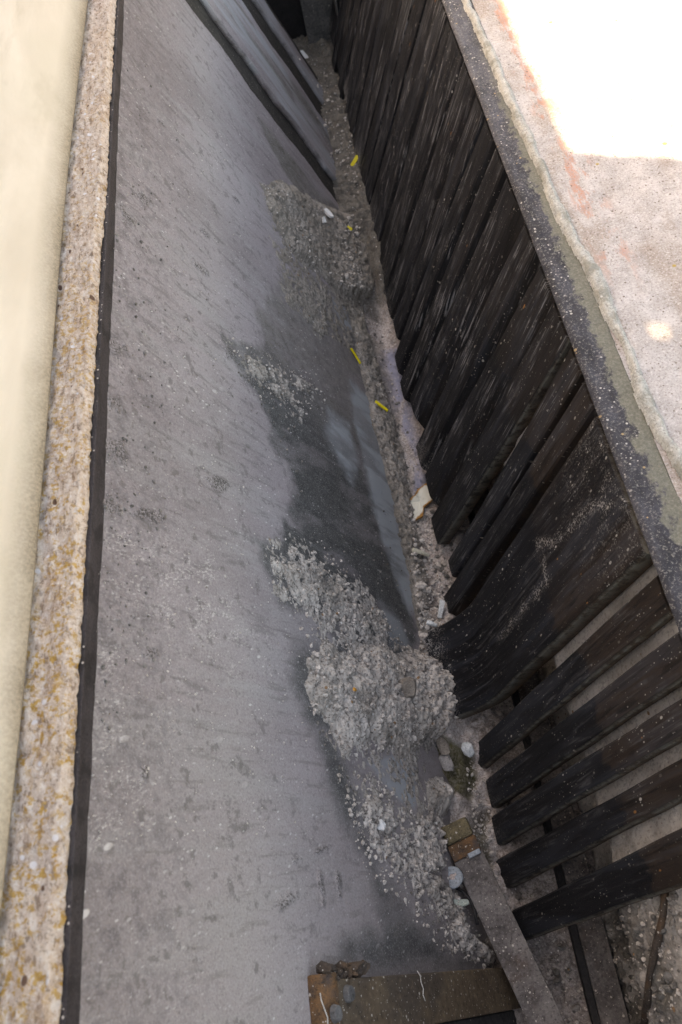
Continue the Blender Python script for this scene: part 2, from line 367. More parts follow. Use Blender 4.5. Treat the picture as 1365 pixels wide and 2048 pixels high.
def mat_rust(name, a, b, c3, scale=34):
    m = Mat(name, .75, .35)
    n1 = m.noise(m.pos, scale, 6, .65); f = m.noise(m.pos, scale*8, 5, .75); q = m.noise(m.pos, scale*.4, 4, .6)
    c = m.mix(m.step(n1, .3, .7), a, b); c = m.mix(m.step(q, .5, .66, 0, .85), c, c3)
    c = m.mix(m.step(f, .46, .36, 0, .7), c, tuple(x*.4 for x in a)); c = m.mix(m.step(f, .54, .66, 0, .5), c, tuple(min(.8, x*1.5) for x in b))
    c = m.mix(m.specks(m.pos, 210, .15, .1, .4), c, (.42, .38, .34)); c = m.mix(m.specks(m.pos, 420, .2, .1, .4), c, (.40, .36, .32))
    m.bump(m.math('ADD', n1, m.mul(f, .6)), .6, .002)
    return m.out(c)
M_plate = mat_plate(); M_deb = mat_debris(); M_floor = mat_floor(); M_bar = mat_bar()
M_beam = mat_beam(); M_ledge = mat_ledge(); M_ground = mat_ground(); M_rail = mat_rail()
M_black = mat_simple('black_steel', (.012, .011, .012), (.022, .02, .022), 40, .7)
M_lip = mat_simple('dark_lip', (.030, .024, .026), (.055, .046, .049), 60, .75, .3, (.46, .40, .36), .26, 330, .8, .003, (1, .25, 1), ((.012, .010, .010), .5, .6))
M_bead = mat_simple('grey_mortar', (.38, .37, .345), (.54, .53, .50), 60, .95, .1, (.6, .58, .55), .1, 200, .9, .004, None, ((.22, .215, .18), .50, .6))
M_greyplate = mat_simple('grey_dusty_steel', (.060, .058, .058), (.125, .120, .120), 20, .8, .3, (.3, .29, .28), .08, 160, .5, .002)
M_back = mat_debris('backing_dust', 1)
M_barrust = mat_rust('rusty_flat_bar', (.070, .060, .058), (.165, .148, .143), (.075, .050, .040), 30)
M_rustend = mat_rust('orange_rust', (.050, .030, .018), (.15, .072, .030), (.045, .038, .038), 60)
M_ochre = mat_rust('ochre_rust', (.055, .043, .024), (.16, .125, .07), (.06, .05, .045), 60)
M_brown = mat_rust('brown_steel', (.085, .058, .038), (.135, .096, .062), (.065, .050, .040), 16)
M_scab = mat_rust('scabby_rust', (.030, .022, .018), (.060, .045, .036), (.10, .055, .03), 60)
M_darkdust = mat_simple('dark_dusty_steel', (.028, .027, .028), (.06, .058, .058), 30, .8, .3, (.34, .32, .3), .14, 170)
M_yellow = mat_simple('yellow_plastic', (.60, .47, .012), (.72, .59, .03), 60, .5, .4, None, .1, 150, .1)
M_white = mat_simple('white_chip', (.56, .57, .58), (.72, .72, .72), 70, .7, .3, None, .1, 150, .5)
M_paleblue = mat_simple('pale_blue_stone', (.44, .48, .50), (.62, .65, .66), 60, .8, .2, None, .1, 150, .6)
M_stone = mat_simple('grey_stone', (.20, .19, .19), (.30, .28, .27), 60, .9)
M_bstone = mat_simple('brown_stone', (.17, .145, .125), (.26, .225, .195), 60, .9)
M_washer = mat_simple('grey_zinc', (.16, .185, .21), (.25, .28, .31), 50, .45, .5, None, .1, 150, .2)
M_orange = mat_simple('orange_chip', (.56, .24, .04), (.66, .33, .08), 60, .7)
M_thread = mat_simple('pale_wire', (.38, .36, .33), (.50, .48, .45), 60, .7)

# ------------------------------------------------------------------ left side: three plates
def plate_masks(yy, tt):
    wet = soft(poly_plate([(560, 560), (640, 560), (700, 590), (735, 700), (765, 880), (800, 1080), (835, 1290), (790, 1330), (690, 1300), (655, 1275), (645, 1215), (560, 1085), (565, 1040), (588, 985), (582, 945), (545, 885), (520, 800), (500, 760), (520, 650)]), yy, tt, .015, .040, 3, 18)
    wet2 = soft(poly_plate([(520, 1085), (640, 1070), (720, 1150), (800, 1250), (840, 1320), (700, 1330), (640, 1330), (668, 1280), (610, 1225), (560, 1200), (530, 1140)]), yy, tt, .012, .020, 4, 28)
    dark_rim = soft(poly_plate([(590, 1300), (640, 1290), (680, 1480), (700, 1560), (760, 1740), (870, 1880), (1000, 1940), (860, 1945), (740, 1930), (690, 1900), (760, 1860), (735, 1740), (668, 1600), (630, 1470), (592, 1370)]), yy, tt, .024, .022, 5, 20)  # darker rim along the left of the heap and the lower crust
    wet4 = soft(poly_plate([(505, 215), (545, 262), (640, 390), (700, 440), (660, 440), (610, 400), (560, 330), (530, 270)]), yy, tt, .010, .02, 6, 26)
    wet5 = soft(poly_plate([(450, 675), (500, 690), (640, 770), (640, 860), (560, 860), (520, 800), (480, 740)]), yy, tt, .01, .02, 9, 26)
    wet = wet*(.62+.38*sm(1.05, .75, yy)); wet = np.maximum.reduce([wet, wet2*.9, dark_rim*.9, wet4*.8, wet5*.8])
    wet = wet*(1-.35*sm(.50, .68, fbm(yy+tt*.2, tt*.35, 26, 5, 8, .6)))
    smear = np.maximum.reduce([
        soft(poly_plate([(660, 820), (700, 850), (718, 930), (705, 965), (675, 920), (650, 860)]), yy, tt, .016, .020, 11),
        soft(poly_plate([(700, 760), (735, 790), (770, 900), (800, 1050), (838, 1200), (820, 1230), (770, 1100), (735, 960), (712, 850)]), yy, tt, .014, .022, 12),
        soft(poly_plate([(660, 590), (690, 620), (705, 660), (690, 655), (668, 620)]), yy, tt, .010, .008, 13),
        soft(poly_plate([(730, 1525), (835, 1500), (830, 1620), (800, 1600)]), yy, tt, .006, .004, 14)*.9,
        soft(poly_plate([(760, 1200), (800, 1240), (830, 1310), (780, 1300)]), yy, tt, .014, .012, 15)*.6])
    pale = np.maximum.reduce([
        soft(poly_plate([(210, 1080), (330, 1070), (420, 1130), (560, 1280), (520, 1350), (380, 1280), (250, 1200)]), yy, tt, .05, .05, 21),
        soft(poly_plate([(195, 1290), (260, 1280), (280, 1420), (250, 1480), (190, 1500)]), yy, tt, .03, .03, 22),
        soft(poly_plate([(190, 1500), (270, 1500), (290, 1640), (180, 1700)]), yy, tt, .03, .03, 23)*.9,
        soft(poly_plate([(330, 1105), (380, 1085), (425, 1130), (400, 1170)]), yy, tt, .012, .02, 24),
        soft(poly_plate([(485, 1310), (520, 1320), (520, 1350), (500, 1345)]), yy, tt, .008, .012, 25)])
    scab = np.zeros_like(yy)
    for k, (u, v, a, b) in enumerate([(438, 965, .011, .022), (300, 1030, .008, .030), (402, 535, .010, .018), (465, 705, .012, .022), (500, 760, .014, .02), (303, 1308, .007, .008), (575, 1800, .006, .02), (640, 1770, .02, .006), (675, 1765, .012, .008), (322, 247, .006, .008), (470, 398, .006, .010), (410, 465, .006, .012), (290, 1545, .008, .006), (545, 790, .02, .014), (590, 1720, .004, .01), (640, 1700, .003, .02), (228, 800, .012, .016), (235, 900, .014, .02), (250, 430, .014, .016), (285, 395, .012, .018), (232, 690, .012, .016), (225, 1010, .012, .02)]):
        y0, t0 = on_plate(u, v)
        d = np.hypot((yy-y0+(tt-t0)*.25)/a, (tt-t0)/b)+(fbm(yy, tt, 130, 4, 40+k, .6)-.5)*2.2
        scab = np.maximum(scab, sm(1.1, .55, d))
    return wet, smear, pale, scab
def make_panel(y0, y1, t0, t1, lift, res, label, masks=True, und=.003):
    us = np.arange(y0, y1+res/2, res); vs = np.arange(t0, t1+res/2, res); yy, tt = np.meshgrid(us, vs, indexing='ij')
    if masks: wet, smear, pale, scab = plate_masks(yy, tt)
    else:
        z = np.zeros_like(yy); st = fbm(yy*1.+tt*.05, tt*.12, 55, 4, 60)
        wet = sm(.48, .62, st)*.75*sm(y0+.05, y0+.12, yy); smear = sm(.42, .6, fbm(yy, tt*.2, 30, 3, 61))*.55; pale = z; scab = z
    h = lift+(fbm(yy, tt, 2.5, 3, 31)-.5)*2*und+(fbm(yy, tt*.4, 40, 4, 32)-.5)*.0016+scab*.0022*(fbm(yy, tt, 240, 2, 33))
    o = sheet('liner_panel', PL0, EY, PT, PN, us, vs, h, dict(wet=wet, smear=smear, pale=pale, scab=scab), M_plate, warp=(sm(y1-.06, y1, yy)+(sm(y0+.06, y0, yy) if not masks else 0))*((fbm(tt, yy*0, 9, 5, int(y1*100), .6)-.5)*.035))
    md = o.modifiers.new('thick', 'SOLIDIFY'); md.thickness = .012; md.offset = -1
    return tag(o, label, 'panel', 'liner panels on the left side of the trough')
make_panel(-.55, 1.735, -.06, .806, 0, .003, 'large dusty grey panel sloping down the left side, dark damp patches low on it')
make_panel(1.845, 2.10, -.04, .80, .004, .004, 'narrow grey panel beyond the dark seam at the far end of the left slope', False)
make_panel(2.245, 2.33, -.04, .74, .002, .004, 'last small dark strip of panel on the left slope, beside the black hollow', False)
bm = bmesh.new()                                       # the dark strip in the seams
prism(bm, [(-.05, -.030), (.79, -.030), (.79, -.008), (-.05, -.008)], PL0+EY*1.70, PL0+EY*2.40, PT, PN, EY)
o = bm_obj('backing_strip', bm, mat_simple('seam_brown', (.022, .019, .017), (.045, .039, .034), 30, .85, .3, (.2, .18, .16), .1, 240), None, PL0+EY*2.05, bevel=.001)
tag(o, 'dark brown backing strip showing in the seams between the left panels', 'strip')

# ------------------------------------------------------------------ lip, ledge and beam on the left
LX, LZ = -.297, .176                                   # top edge of the plate
e = empty('crusted_ledge', (LX-.02, .6, LZ)); tag(e, 'rough pinkish crusted ledge with orange lichen running along the left edge above the grey panel', 'ledge')
us = np.arange(-.5, 2.7, .0045); vs = np.arange(-.062, .0081, .002); yy, xx = np.meshgrid(us, vs, indexing='ij')
wob = (fbm(yy, xx*0, 4, 3, 71)-.5)*.005+(fbm(yy, xx*0, 190, 2, 72, .7)-.5)*.0030
xx2 = xx+np.where(xx > -.006, wob*(xx+.006)/.014, 0)
h = (fbm(yy*.6, xx, 170, 3, 73)-.5)*.006+(lumps(yy, xx, .005, 74)-.3)*.002+(fbm(yy*.25, xx, 40, 3, 75)-.5)*.003
h = h-sm(.002, .008, xx)*.010
me_o = sheet('ledge_top', np.array([LX, 0, LZ+.034]), EY, np.array([1., 0, 0]), np.array([0, 0, 1.]), us, vs, h, {}, M_ledge, cast=False)
# ragged right edge
co = np.empty(len(me_o.data.vertices)*3, np.float32); me_o.data.vertices.foreach_get('co', co); co = co.reshape(-1, 3); co[:, 0] += (xx2-xx).ravel(); co[:, 0] -= .0125
me_o.data.vertices.foreach_set('co', co.ravel()); me_o.data.update()
md = me_o.modifiers.new('thick', 'SOLIDIFY'); md.thickness = .02; md.offset = -1
me_o.location -= e.location; me_o.parent = e
bm = bmesh.new(); prism(bm, [(-.006, -.04), (0, -.04), (0, .022), (-.006, .022)], np.array([LX-.001, -.5, LZ]), np.array([LX-.001, 2.7, LZ]), np.array([1., 0, 0]), np.array([0, 0, 1.]), EY)
bm_obj('lip', bm, M_lip, e, e.location, bevel=.001)
# beam with a rounded lower edge, close to the lens
prof = []; x0, z0, r = -.343, LZ+.032, .030
for k in range(13):
    a = math.pi*1.0*(k/12); prof.append((x0-r*1.0+r*math.cos(-math.pi/2+a*.5), z0+r+r*math.sin(-math.pi/2+a*.5)))
prof = [(-.60, z0), (x0-.012, z0), (x0-.003, z0+.004), (x0, z0+.011), (x0-.008, z0+.022), (x0-.020, z0+.036), (x0-.038, z0+.054), (x0-.062, z0+.074), (x0-.092, z0+.091), (x0-.13, z0+.101), (-.60, z0+.106)]
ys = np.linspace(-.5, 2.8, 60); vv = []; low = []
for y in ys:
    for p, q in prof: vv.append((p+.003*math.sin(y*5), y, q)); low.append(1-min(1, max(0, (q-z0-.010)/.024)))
n = len(prof); fs = []
for a in range(len(ys)-1):
    for k in range(n): fs.append((a*n+k, a*n+(k+1) % n, (a+1)*n+(k+1) % n, (a+1)*n+k))
fs.append(tuple(range(n))[::-1]); fs.append(tuple(range((len(ys)-1)*n, len(ys)*n)))
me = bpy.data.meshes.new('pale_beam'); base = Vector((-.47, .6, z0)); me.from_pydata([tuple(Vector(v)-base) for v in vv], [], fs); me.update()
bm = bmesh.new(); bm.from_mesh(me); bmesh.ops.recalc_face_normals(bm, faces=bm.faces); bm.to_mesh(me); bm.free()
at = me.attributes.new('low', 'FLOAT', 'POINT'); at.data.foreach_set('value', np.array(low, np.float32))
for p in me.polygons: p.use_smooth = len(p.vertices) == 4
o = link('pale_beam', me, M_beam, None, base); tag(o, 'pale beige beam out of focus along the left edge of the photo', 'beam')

# ------------------------------------------------------------------ bars on the right
BARS = [  # tip y0, y1 | top y0, y1 (at t = .58) | tip t
    (.064, .104, .076, .125, -.085), (.137, .181, .150, .181, -.060), (.199, .243, .199, .231, -.016),
    (.253, .298, .249, .292, -.008), (.319, .360, .314, .358, -.030), 'wide',
    (.598, .640, .590, .634, -.026), (.646, .684, .646, .692, .038), (.735, .800, .703, .776, .002),
    (.837, .892, .792, .848, .015), (.917, .975, .880, .940, .003), (1.030, 1.086, .990, 1.050, .026)]
y = 1.110
while y < 2.62:
    a = y+random.uniform(-.008, .008); w = random.uniform(.050, .056) if a < 1.3 else random.uniform(.068, .073); b = a-.038+random.uniform(-.008, .006)
    BARS.append((a, a+w+.004, b, b+w+.004, random.uniform(-.012, .03))); y += random.uniform(.074, .080)
BD = .026
def slat_yt(u, v):
    q = hit(u, v, SL0, SN); return (q[1], (q-SL0).dot(ST))
def bar_mesh(ty0, ty1, uy0, uy1, tip, depth=BD, top=.574, cut=0., nw=1, ext=0.):
    """flat bar: front face toward the trough, subdivided along its length so it can wear and bow a little"""
    bm = bmesh.new(); la = bm.verts.layers.float.new('side'); ld = bm.verts.layers.float.new('dust'); le = bm.verts.layers.float.new('edge')
    mud = random.random()**2*.9 if ty0 > .7 else .25; ml = random.uniform(.03, .09)
    nseg = 70 if nw > 1 else 40; rings = []; bow = random.uniform(-.003, .003); k1 = random.uniform(0, 9)
    for s in range(nseg+1):
        q = s/nseg; t = tip+(top-tip)*q
        f = (t-tip)/(.58-tip); a = ty0+(uy0-ty0)*f+.0005*math.sin(t*31+k1); b = ty1+(uy1-ty1)*f+.0005*math.sin(t*27+k1*2)
        g = bow*math.sin(math.pi*q); bv = .003
        if s == 0 and cut: pass
        P = []
        for (yy_, nn, sd) in ([(a-ext, -depth, .5), (a-ext*.5, -depth*.48, .2), (a-ext*.1, -depth*.08, .1)] if ext else [(a, -depth, 1), (a, -bv*1.2, .75)])+[ (a+bv*.8, 0, .0)]+[(a+(b-a)*w_/(nw+1), .0008, 0) for w_ in range(1, nw+1)]+[(b-bv, 0, 0), (b, -bv, 0), (b, -depth, 0)]:
            tt = t+(cut*(yy_-a) if s == 0 else 0)
            v = bm.verts.new(Vector(SL0+ST*tt+SN*(nn+g)+EY*yy_)); v[la] = sd; v[ld] = mud*max(0., 1-(t-tip)/ml); v[le] = 1. if sd == .75 else 0.; P.append(v)
        rings.append(P)
    m = len(rings[0])
    for A, B in zip(rings, rings[1:]):
        for k in range(m): bm.faces.new((A[k], A[(k+1) % m], B[(k+1) % m], B[k]))
    bm.faces.new(rings[0][::-1]); bm.faces.new(rings[-1])
    return bm, ld
near_labels = ['lowest black bar of the row, nothing but lumpy debris below it', 'second black bar up from the lowest, pale lumpy dust in the gap below it',
  'third black bar up from the lowest, a wide pale gap on its near side', 'fourth black bar up from the lowest, a few orange rust flecks on its upper half',
  'fifth black bar up from the lowest, directly on the near side of the wide bar', 'wide black bar spattered with white dust, broadest of the row',
  'black bar just beyond the wide bar, brown rust along its near side', 'short black bar on the near side of the long thin pale gap', 'black bar on the far side of the long thin pale gap',
  'black bar with square tip beside the torn white flake', 'black bar with square tip just beyond the torn white flake', 'black bar whose tip stands over the violet-stained dirt']
def finish_bar(name, bm, base):
    bmesh.ops.recalc_face_normals(bm, faces=bm.faces); bmesh.ops.translate(bm, verts=bm.verts, vec=-Vector(base))
    me = bpy.data.meshes.new(name); bm.to_mesh(me); bm.free(); me.materials.append(M_bar)
    o = bpy.data.objects.new(name, me); COL.objects.link(o); o.location = Vector(base); return o
for k, b in enumerate(BARS):
    if b == 'wide':
        bm, ld = bar_mesh(.394, .556, .382, .574, -.014, .018, .577, 0., 20)
        trail = [slat_yt(*q) for q in ((1300, 960), (1235, 1010), (1185, 1020), (1130, 1080), (1085, 1085), (1095, 1120), (1105, 1165), (1060, 1210), (1010, 1280))]
        for v in bm.verts:                             # worn, dusty tip and a ridge of dust along the middle
            c = np.array(v.co); t = (c-SL0).dot(ST); v[ld] = max(0., 1-(t+.015)/.06)*.9; bend = .060*max(0., (.125-t)/.139)**2
            n_ = (c-SL0).dot(SN)
            yv_ = v.co.y; v.co += Vector(SN*bend)
            for q0, q1 in zip(trail, trail[1:]):
                e0 = np.array(q0); e1 = np.array(q1); ee = e1-e0; pp = np.array((yv_, t)); tt_ = min(1, max(0, (pp-e0).dot(ee)/ee.dot(ee))); dd = np.linalg.norm(pp-e0-ee*tt_)
                v[ld] = max(v[ld], .75*max(0., 1-dd/.013))
            v[ld] = max(v[ld], .30*min(1, max(0, (t-.42)/.14)))
            if n_ > -.01:
                v.co += Vector(SN*(.007+.001*math.sin(t*9)))
        o = finish_bar('screen_bar', bm, SL0+EY*.48)
    else:
        ext = 0. if b[0] < .5 or .70 < b[0] < .74 else .006 if b[0] < .70 else b[0]-BARS[k-1][1]-.002
        if b[0] < .5: b = (b[0]-.001, b[1], b[2]-.001, b[3], b[4])
        bm, ld = bar_mesh(*b, ext=max(0., ext), depth=.013 if b[0] < .5 else .022 if b[0] < .74 else .022 if b[0] < 1.3 else .009, cut=random.uniform(-.10, .06))
        o = finish_bar('screen_bar', bm, SL0+EY*(b[0]+b[1])/2+ST*b[4])
    if k < len(near_labels): lab = near_labels[k]
    else: lab = 'narrow black bar streaked with pale dust, one of the far ones in shade'
    tag(o, lab, 'bar', 'black bars down the right side of the trough')

# ------------------------------------------------------------------ dusty wall behind the bars, with the low rail at its foot
us = np.arange(-.35, 1.3, .0032); vs = np.arange(-.015, .575, .0032); yy, tt = np.meshgrid(us, vs, indexing='ij')
pile = sm(.20, .05, yy)*sm(.50, .10, tt)
h = (fbm(yy, tt, 14, 4, 81)-.5)*.012+lumps(yy, tt, .022, 82)*.009*pile+lumps(yy, tt, .011, 83)*(.001+.008*pile)+lumps(yy, tt, .005, 84)*(.001+.004*pile)+(fbm(yy, tt, 80, 4, 88)-.5)*.010*pile+pile*.012-.115*sm(.290, .150, tt+(fbm(yy, tt*0, 8, 3, 87)-.5)*.02)
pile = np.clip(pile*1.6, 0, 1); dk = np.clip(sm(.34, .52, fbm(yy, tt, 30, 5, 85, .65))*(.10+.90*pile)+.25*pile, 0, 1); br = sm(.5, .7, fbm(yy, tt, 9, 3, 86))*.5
o = sheet('dust_bank', SL0-SN*.024, EY, ST, SN, us, vs, h, dict(dark=dk, brown=br), M_back)
tag(o, 'pale lumpy dust caked on the slope behind the black bars', 'dust', None, 'stuff')
def kz(k, z):                                          # x of a line along the trough that the lens sees at k, at height z
    r = ray(318+k*2524, 1024); return r[0]/r[2]*(z-H)
e = empty('rear_flat_bar', (.1, .4, -.57)); tag(e, 'long flat bar behind the bar tips, dusty on top with a black inner side', 'flat bar')
xa = kz(.2465, -.545); bm = bmesh.new()
prism(bm, [(-.004, -.05), (.006, -.05), (.006, 0), (-.004, 0)], np.array([xa, -.35, -.540]), np.array([xa, 1.2, -.540]), np.array([1., 0, 0]), np.array([0, 0, 1.]), EY)
bm_obj('black_side', bm, M_black, e, e.location, bevel=.0008)
bm = bmesh.new()
prism(bm, [(.0065, -.05), (.044, -.05), (.044, .0035), (.0065, .0035)], np.array([xa, -.35, -.540]), np.array([xa, 1.2, -.540]), np.array([1., 0, 0]), np.array([0, 0, 1.]), EY)
bm_obj('dusty_top', bm, M_barrust, e, e.location, bevel=.001)

# ------------------------------------------------------------------ dirt on the trough floor
us = np.arange(-.35, 2.70, .0032); vs = np.arange(-.16, .17, .0028); yy, xx = np.meshgrid(us, vs, indexing='ij')
rise = sm(1.25, 1.55, yy)*.055-sm(1.7, 2.0, yy)*.020-sm(2.1, 2.6, yy)*.025+.045*sm(.03, -.015, xx)*sm(.10, .20, yy)*sm(.52, .42, yy)
heap = sm(.62, .42, yy)*sm(.26, .40, yy)*sm(.10, .02, xx)*.022
h = rise+heap+(fbm(yy, xx, 9, 4, 91)-.5)*.030+lumps(yy, xx, .028, 92)*.014*sm(.35, .6, fbm(yy, xx, 11, 3, 93))+(fbm(yy, xx, 60, 4, 104)-.5)*.012+lumps(yy, xx, .011, 94)*.008+lumps(yy, xx, .005, 95)*.004
flat = sm(.03, .0, np.abs(xx-.012))*sm(.70, .85, yy)*sm(1.7, 1.4, yy)
h = h*(1-.65*flat)
h = h+sm(.022, -.030, xx)*sm(1.5, 1.3, yy)*(.012+.055*(fbm(yy, xx, 16, 4, 105, .6)-.33))
Z0 = -.585
P = lambda pts: poly_z(pts, -.56)
moss = soft(poly_z([(880, 1480), (945, 1490), (955, 1545), (940, 1600), (905, 1590), (870, 1540), (850, 1500)], -.530), yy, xx, .006, .010, 96, 40)
moss = np.maximum(moss, soft(P([(940, 1640), (975, 1620), (985, 1760), (975, 1790), (950, 1720)]), yy, xx, .006, .012, 97, 40)*.7)
h = h-moss*.016
violet = soft(P([(765, 690), (800, 690), (850, 960), (840, 1010), (800, 900), (775, 780)]), yy, xx, .02, .02, 98)
mud = np.maximum(sm(1.32, 1.48, yy+(fbm(yy, xx, 12, 3, 99)-.5)*.2), soft(P([(700, 560), (750, 590), (765, 640), (740, 640), (700, 610)]), yy, xx, .01, .01, 100)*.8)
brown = soft(P([(705, 640), (760, 680), (830, 1000), (850, 1100), (900, 1320), (850, 1330), (800, 1100), (740, 800)]), yy, xx, .012, .02, 101)*.8
dark = np.maximum(sm(.60, .72, fbm(yy, xx, 22, 4, 102))*sm(1.2, .5, yy)*.8, sm(.06, .10, xx)*.6*sm(.5, .1, yy)*sm(.42, .60, fbm(yy, xx, 30, 3, 103)))
dark = np.maximum(dark, sm(.18, .02, yy)*.5)
o = sheet('dirt', np.array([0, 0, Z0]), EY, np.array([1., 0, 0]), np.array([0, 0, 1.]), us, vs, h, dict(moss=moss, violet=violet, mud=mud, brown=brown, dark=dark), M_floor)
tag(o, 'pinkish grey dirt and grit filling the bottom of the trough', 'dirt', None, 'stuff')

# ------------------------------------------------------------------ crusts of cement debris on the left plate
def crust(name, pix, base, amp, rough, seed, label, res=.0022, dark=0., brown=0., holes=None, fr=26, sizes=(.026, .012, .006), edge=.045, gap=.50):
    poly = poly_plate(pix); lo = poly.min(0)-.03; hi = poly.max(0)+.03
    us = np.arange(lo[0], hi[0], res); vs = np.arange(max(lo[1], -.07), hi[1], res); yy, tt = np.meshgrid(us, vs, indexing='ij')
    d = sdist(poly, yy, tt)+(fbm(yy, tt, fr, 5, seed, .65)-.5)*2*rough
    if holes:
        for hp in holes: d = np.minimum(d, -sdist(poly_plate(hp), yy, tt)+(fbm(yy, tt, 40, 4, seed+5, .6)-.5)*.02)
    k = sm(-.004, edge, d)
    patch = sm(gap-.05, gap+.05, .5*fbm(yy, tt, 45, 3, seed+9, .6)+.5*fbm(yy, tt, 170, 3, seed+12, .6)+(k-.6)*.16)
    toe = sm(.20, -.02, tt); wx = (fbm(yy, tt, 70, 3, seed+14)-.5)*.02; wy = (fbm(yy, tt, 70, 3, seed+15)-.5)*.02
    h = k*base*(.25+.75*toe)+k**.5*patch*(amp*(.55+.6*toe))*(.70*lumps(yy+wx, tt+wy, sizes[0], seed+1)+.75*lumps(yy+wx*.6, tt+wy*.6, sizes[1], seed+2)+.50*lumps(yy, tt, sizes[2], seed+3)+.6*(fbm(yy, tt, 30, 5, seed+4, .6)-.35))-.0022
    bare = 1-patch
    dk = np.clip(dark+sm(.55, .68, fbm(yy, tt, 34, 4, seed+6))*.3+bare*.6+sm(.02, .0, d)*.35, 0, 1); br = np.clip(brown+sm(.5, .7, fbm(yy, tt, 16, 3, seed+7))*.35, 0, 1)
    o = sheet(name, PL0, EY, PT, PN, us, vs, h, dict(dark=dk, brown=br), M_deb, keep=(d > -.012) & (h > -.0015))
    return tag(o, label, 'debris', None, 'stuff')
crust('debris', [(518, 362), (560, 353), (625, 392), (690, 425), (735, 440), (740, 530), (738, 610), (684, 600), (640, 555), (590, 520), (556, 462), (530, 410)], .024, .010, .010, 201, 'brownish muddy crust on the far part of the left panel', .0026, .15, .75, None, 22, gap=.36)
crust('debris', [(690, 600), (722, 612), (765, 760), (806, 900), (846, 1080), (878, 1300), (850, 1330), (818, 1150), (784, 1000), (750, 870), (716, 740)], .006, .007, .014, 341, 'tan dusty strip caked along the foot of the left panel', .0026, .05, .6, None, 18, gap=.34)
crust('debris', [(570, 545), (640, 560), (690, 600), (655, 640), (600, 640), (545, 610)], .003, .006, .02, 231, 'thin gritty brown crust just below the muddy one on the left panel', .0026, .3, .7, gap=.49)
crust('debris', [(455, 678), (495, 690), (560, 722), (642, 760), (656, 805), (610, 812), (625, 850), (560, 832), (528, 790), (490, 742), (464, 712)], .003, .008, .020, 241, 'scattered grey crumbs sticking to the middle of the left panel', .0024, .25, .25, gap=.55)
crust('debris', [(518, 1093), (600, 1076), (664, 1130), (724, 1176), (790, 1255), (800, 1310), (720, 1320), (655, 1290), (620, 1240), (560, 1205), (532, 1145)], .003, .0085, .020, 261, 'broken pale cement crumbs on dark damp panel above the big heap', .0021, .05, .0, gap=.52)
crust('debris', [(622, 1305), (650, 1290), (700, 1300), (730, 1270), (790, 1290), (840, 1310), (885, 1318), (915, 1400), (905, 1480), (850, 1490), (800, 1522), (740, 1500), (690, 1520), (655, 1470), (622, 1425), (596, 1370)], .032, .014, .030, 281, 'big heap of pale lumpy cement against the foot of the wide black bar', .0021, 0, .16, None, 26, (.020, .010, .0050), .05, .30)
crust('debris', [(672, 1552), (745, 1556), (815, 1632), (850, 1590), (885, 1640), (905, 1700), (900, 1760), (940, 1830), (985, 1900), (1000, 1950), (900, 1905), (860, 1830), (800, 1800), (745, 1722), (700, 1640)], .006, .0105, .022, 301, 'broken pale cement crust beside the rusty flat bar and washer', .0021, .0, .0, None, 28, gap=.50)
crust('debris', [(850, 1560), (890, 1555), (905, 1600), (890, 1640), (855, 1620)], .018, .012, .006, 321, 'small pale cement lump beside the olive moss', .0021, 0, 0, gap=.3)

crust('debris', [(508, 1080), (600, 1060), (680, 1110), (740, 1160), (835, 1290), (900, 1330), (910, 1480), (850, 1560), (905, 1640), (900, 1760), (1005, 1950), (880, 1930), (745, 1745), (640, 1560), (585, 1380), (600, 1260), (545, 1210)], .0012, .0045, .030, 361, 'thin ragged film of gritty ash joining the pale heaps on the left panel', .0023, .25, .1, None, 24, (.012, .007, .004), .05, .53)
crust('debris', [(520, 370), (700, 430), (735, 600), (740, 700), (700, 720), (640, 690), (560, 600), (530, 470)], .0015, .005, .030, 381, 'thin brown grit spread around the muddy crust at the far end of the panel', .0028, .3, .7, None, 22, (.014, .008, .005), .05, .50)

# ------------------------------------------------------------------ loose crumbs (too many to count)
bm = bmesh.new()
def crumbs(n, pix, rmin, rmax):
    us = [p[0] for p in pix]; vs = [p[1] for p in pix]; pl = np.array(pix, float); c = 0
    while c < n:
        u = random.uniform(min(us), max(us)); v = random.uniform(min(vs), max(vs))
        if sdist(pl, np.array([u]), np.array([v]))[0] < 0: continue
        p, nrm = pick(u, v); r = rmin+(rmax-rmin)*random.random()**3
        rock(bm, p+nrm*r*.25, r, (1, random.uniform(.6, 1), random.uniform(.5, .9)), .26, 1); c += 1
crumbs(260, [(518, 1080), (660, 1110), (800, 1260), (830, 1330), (640, 1330), (560, 1210)], .0010, .0042)
crumbs(420, [(610, 1300), (880, 1320), (900, 1480), (690, 1520), (620, 1430)], .0010, .0045)
crumbs(420, [(665, 1550), (750, 1550), (830, 1630), (900, 1620), (1000, 1940), (900, 1920), (730, 1740)], .0010, .0042)
crumbs(160, [(450, 670), (640, 750), (660, 850), (520, 800)], .0008, .0032)
crumbs(200, [(520, 360), (720, 450), (720, 590), (580, 520)], .0012, .0040)
crumbs(330, [(820, 1010), (880, 1030), (910, 1200), (890, 1320), (840, 1300)], .0012, .0055)
crumbs(160, [(720, 620), (800, 640), (850, 980), (820, 1000)], .0010, .0034)
crumbs(300, [(930, 1500), (985, 1560), (1010, 1900), (950, 1800)], .0012, .0050)
crumbs(300, [(1010, 1790), (1365, 1780), (1365, 2048), (1100, 2048)], .0012, .0040)
crumbs(180, [(590, 110), (690, 130), (720, 400), (690, 400)], .0014, .0060)
crumbs(420, [(200, 900), (560, 900), (600, 1300), (640, 1700), (180, 1700)], .0006, .0017)
crumbs(160, [(240, 60), (480, 300), (520, 700), (230, 800)], .0006, .0017)
crumbs(50, [(820, 1010), (880, 1030), (910, 1200), (890, 1320), (840, 1300)], .004, .012)
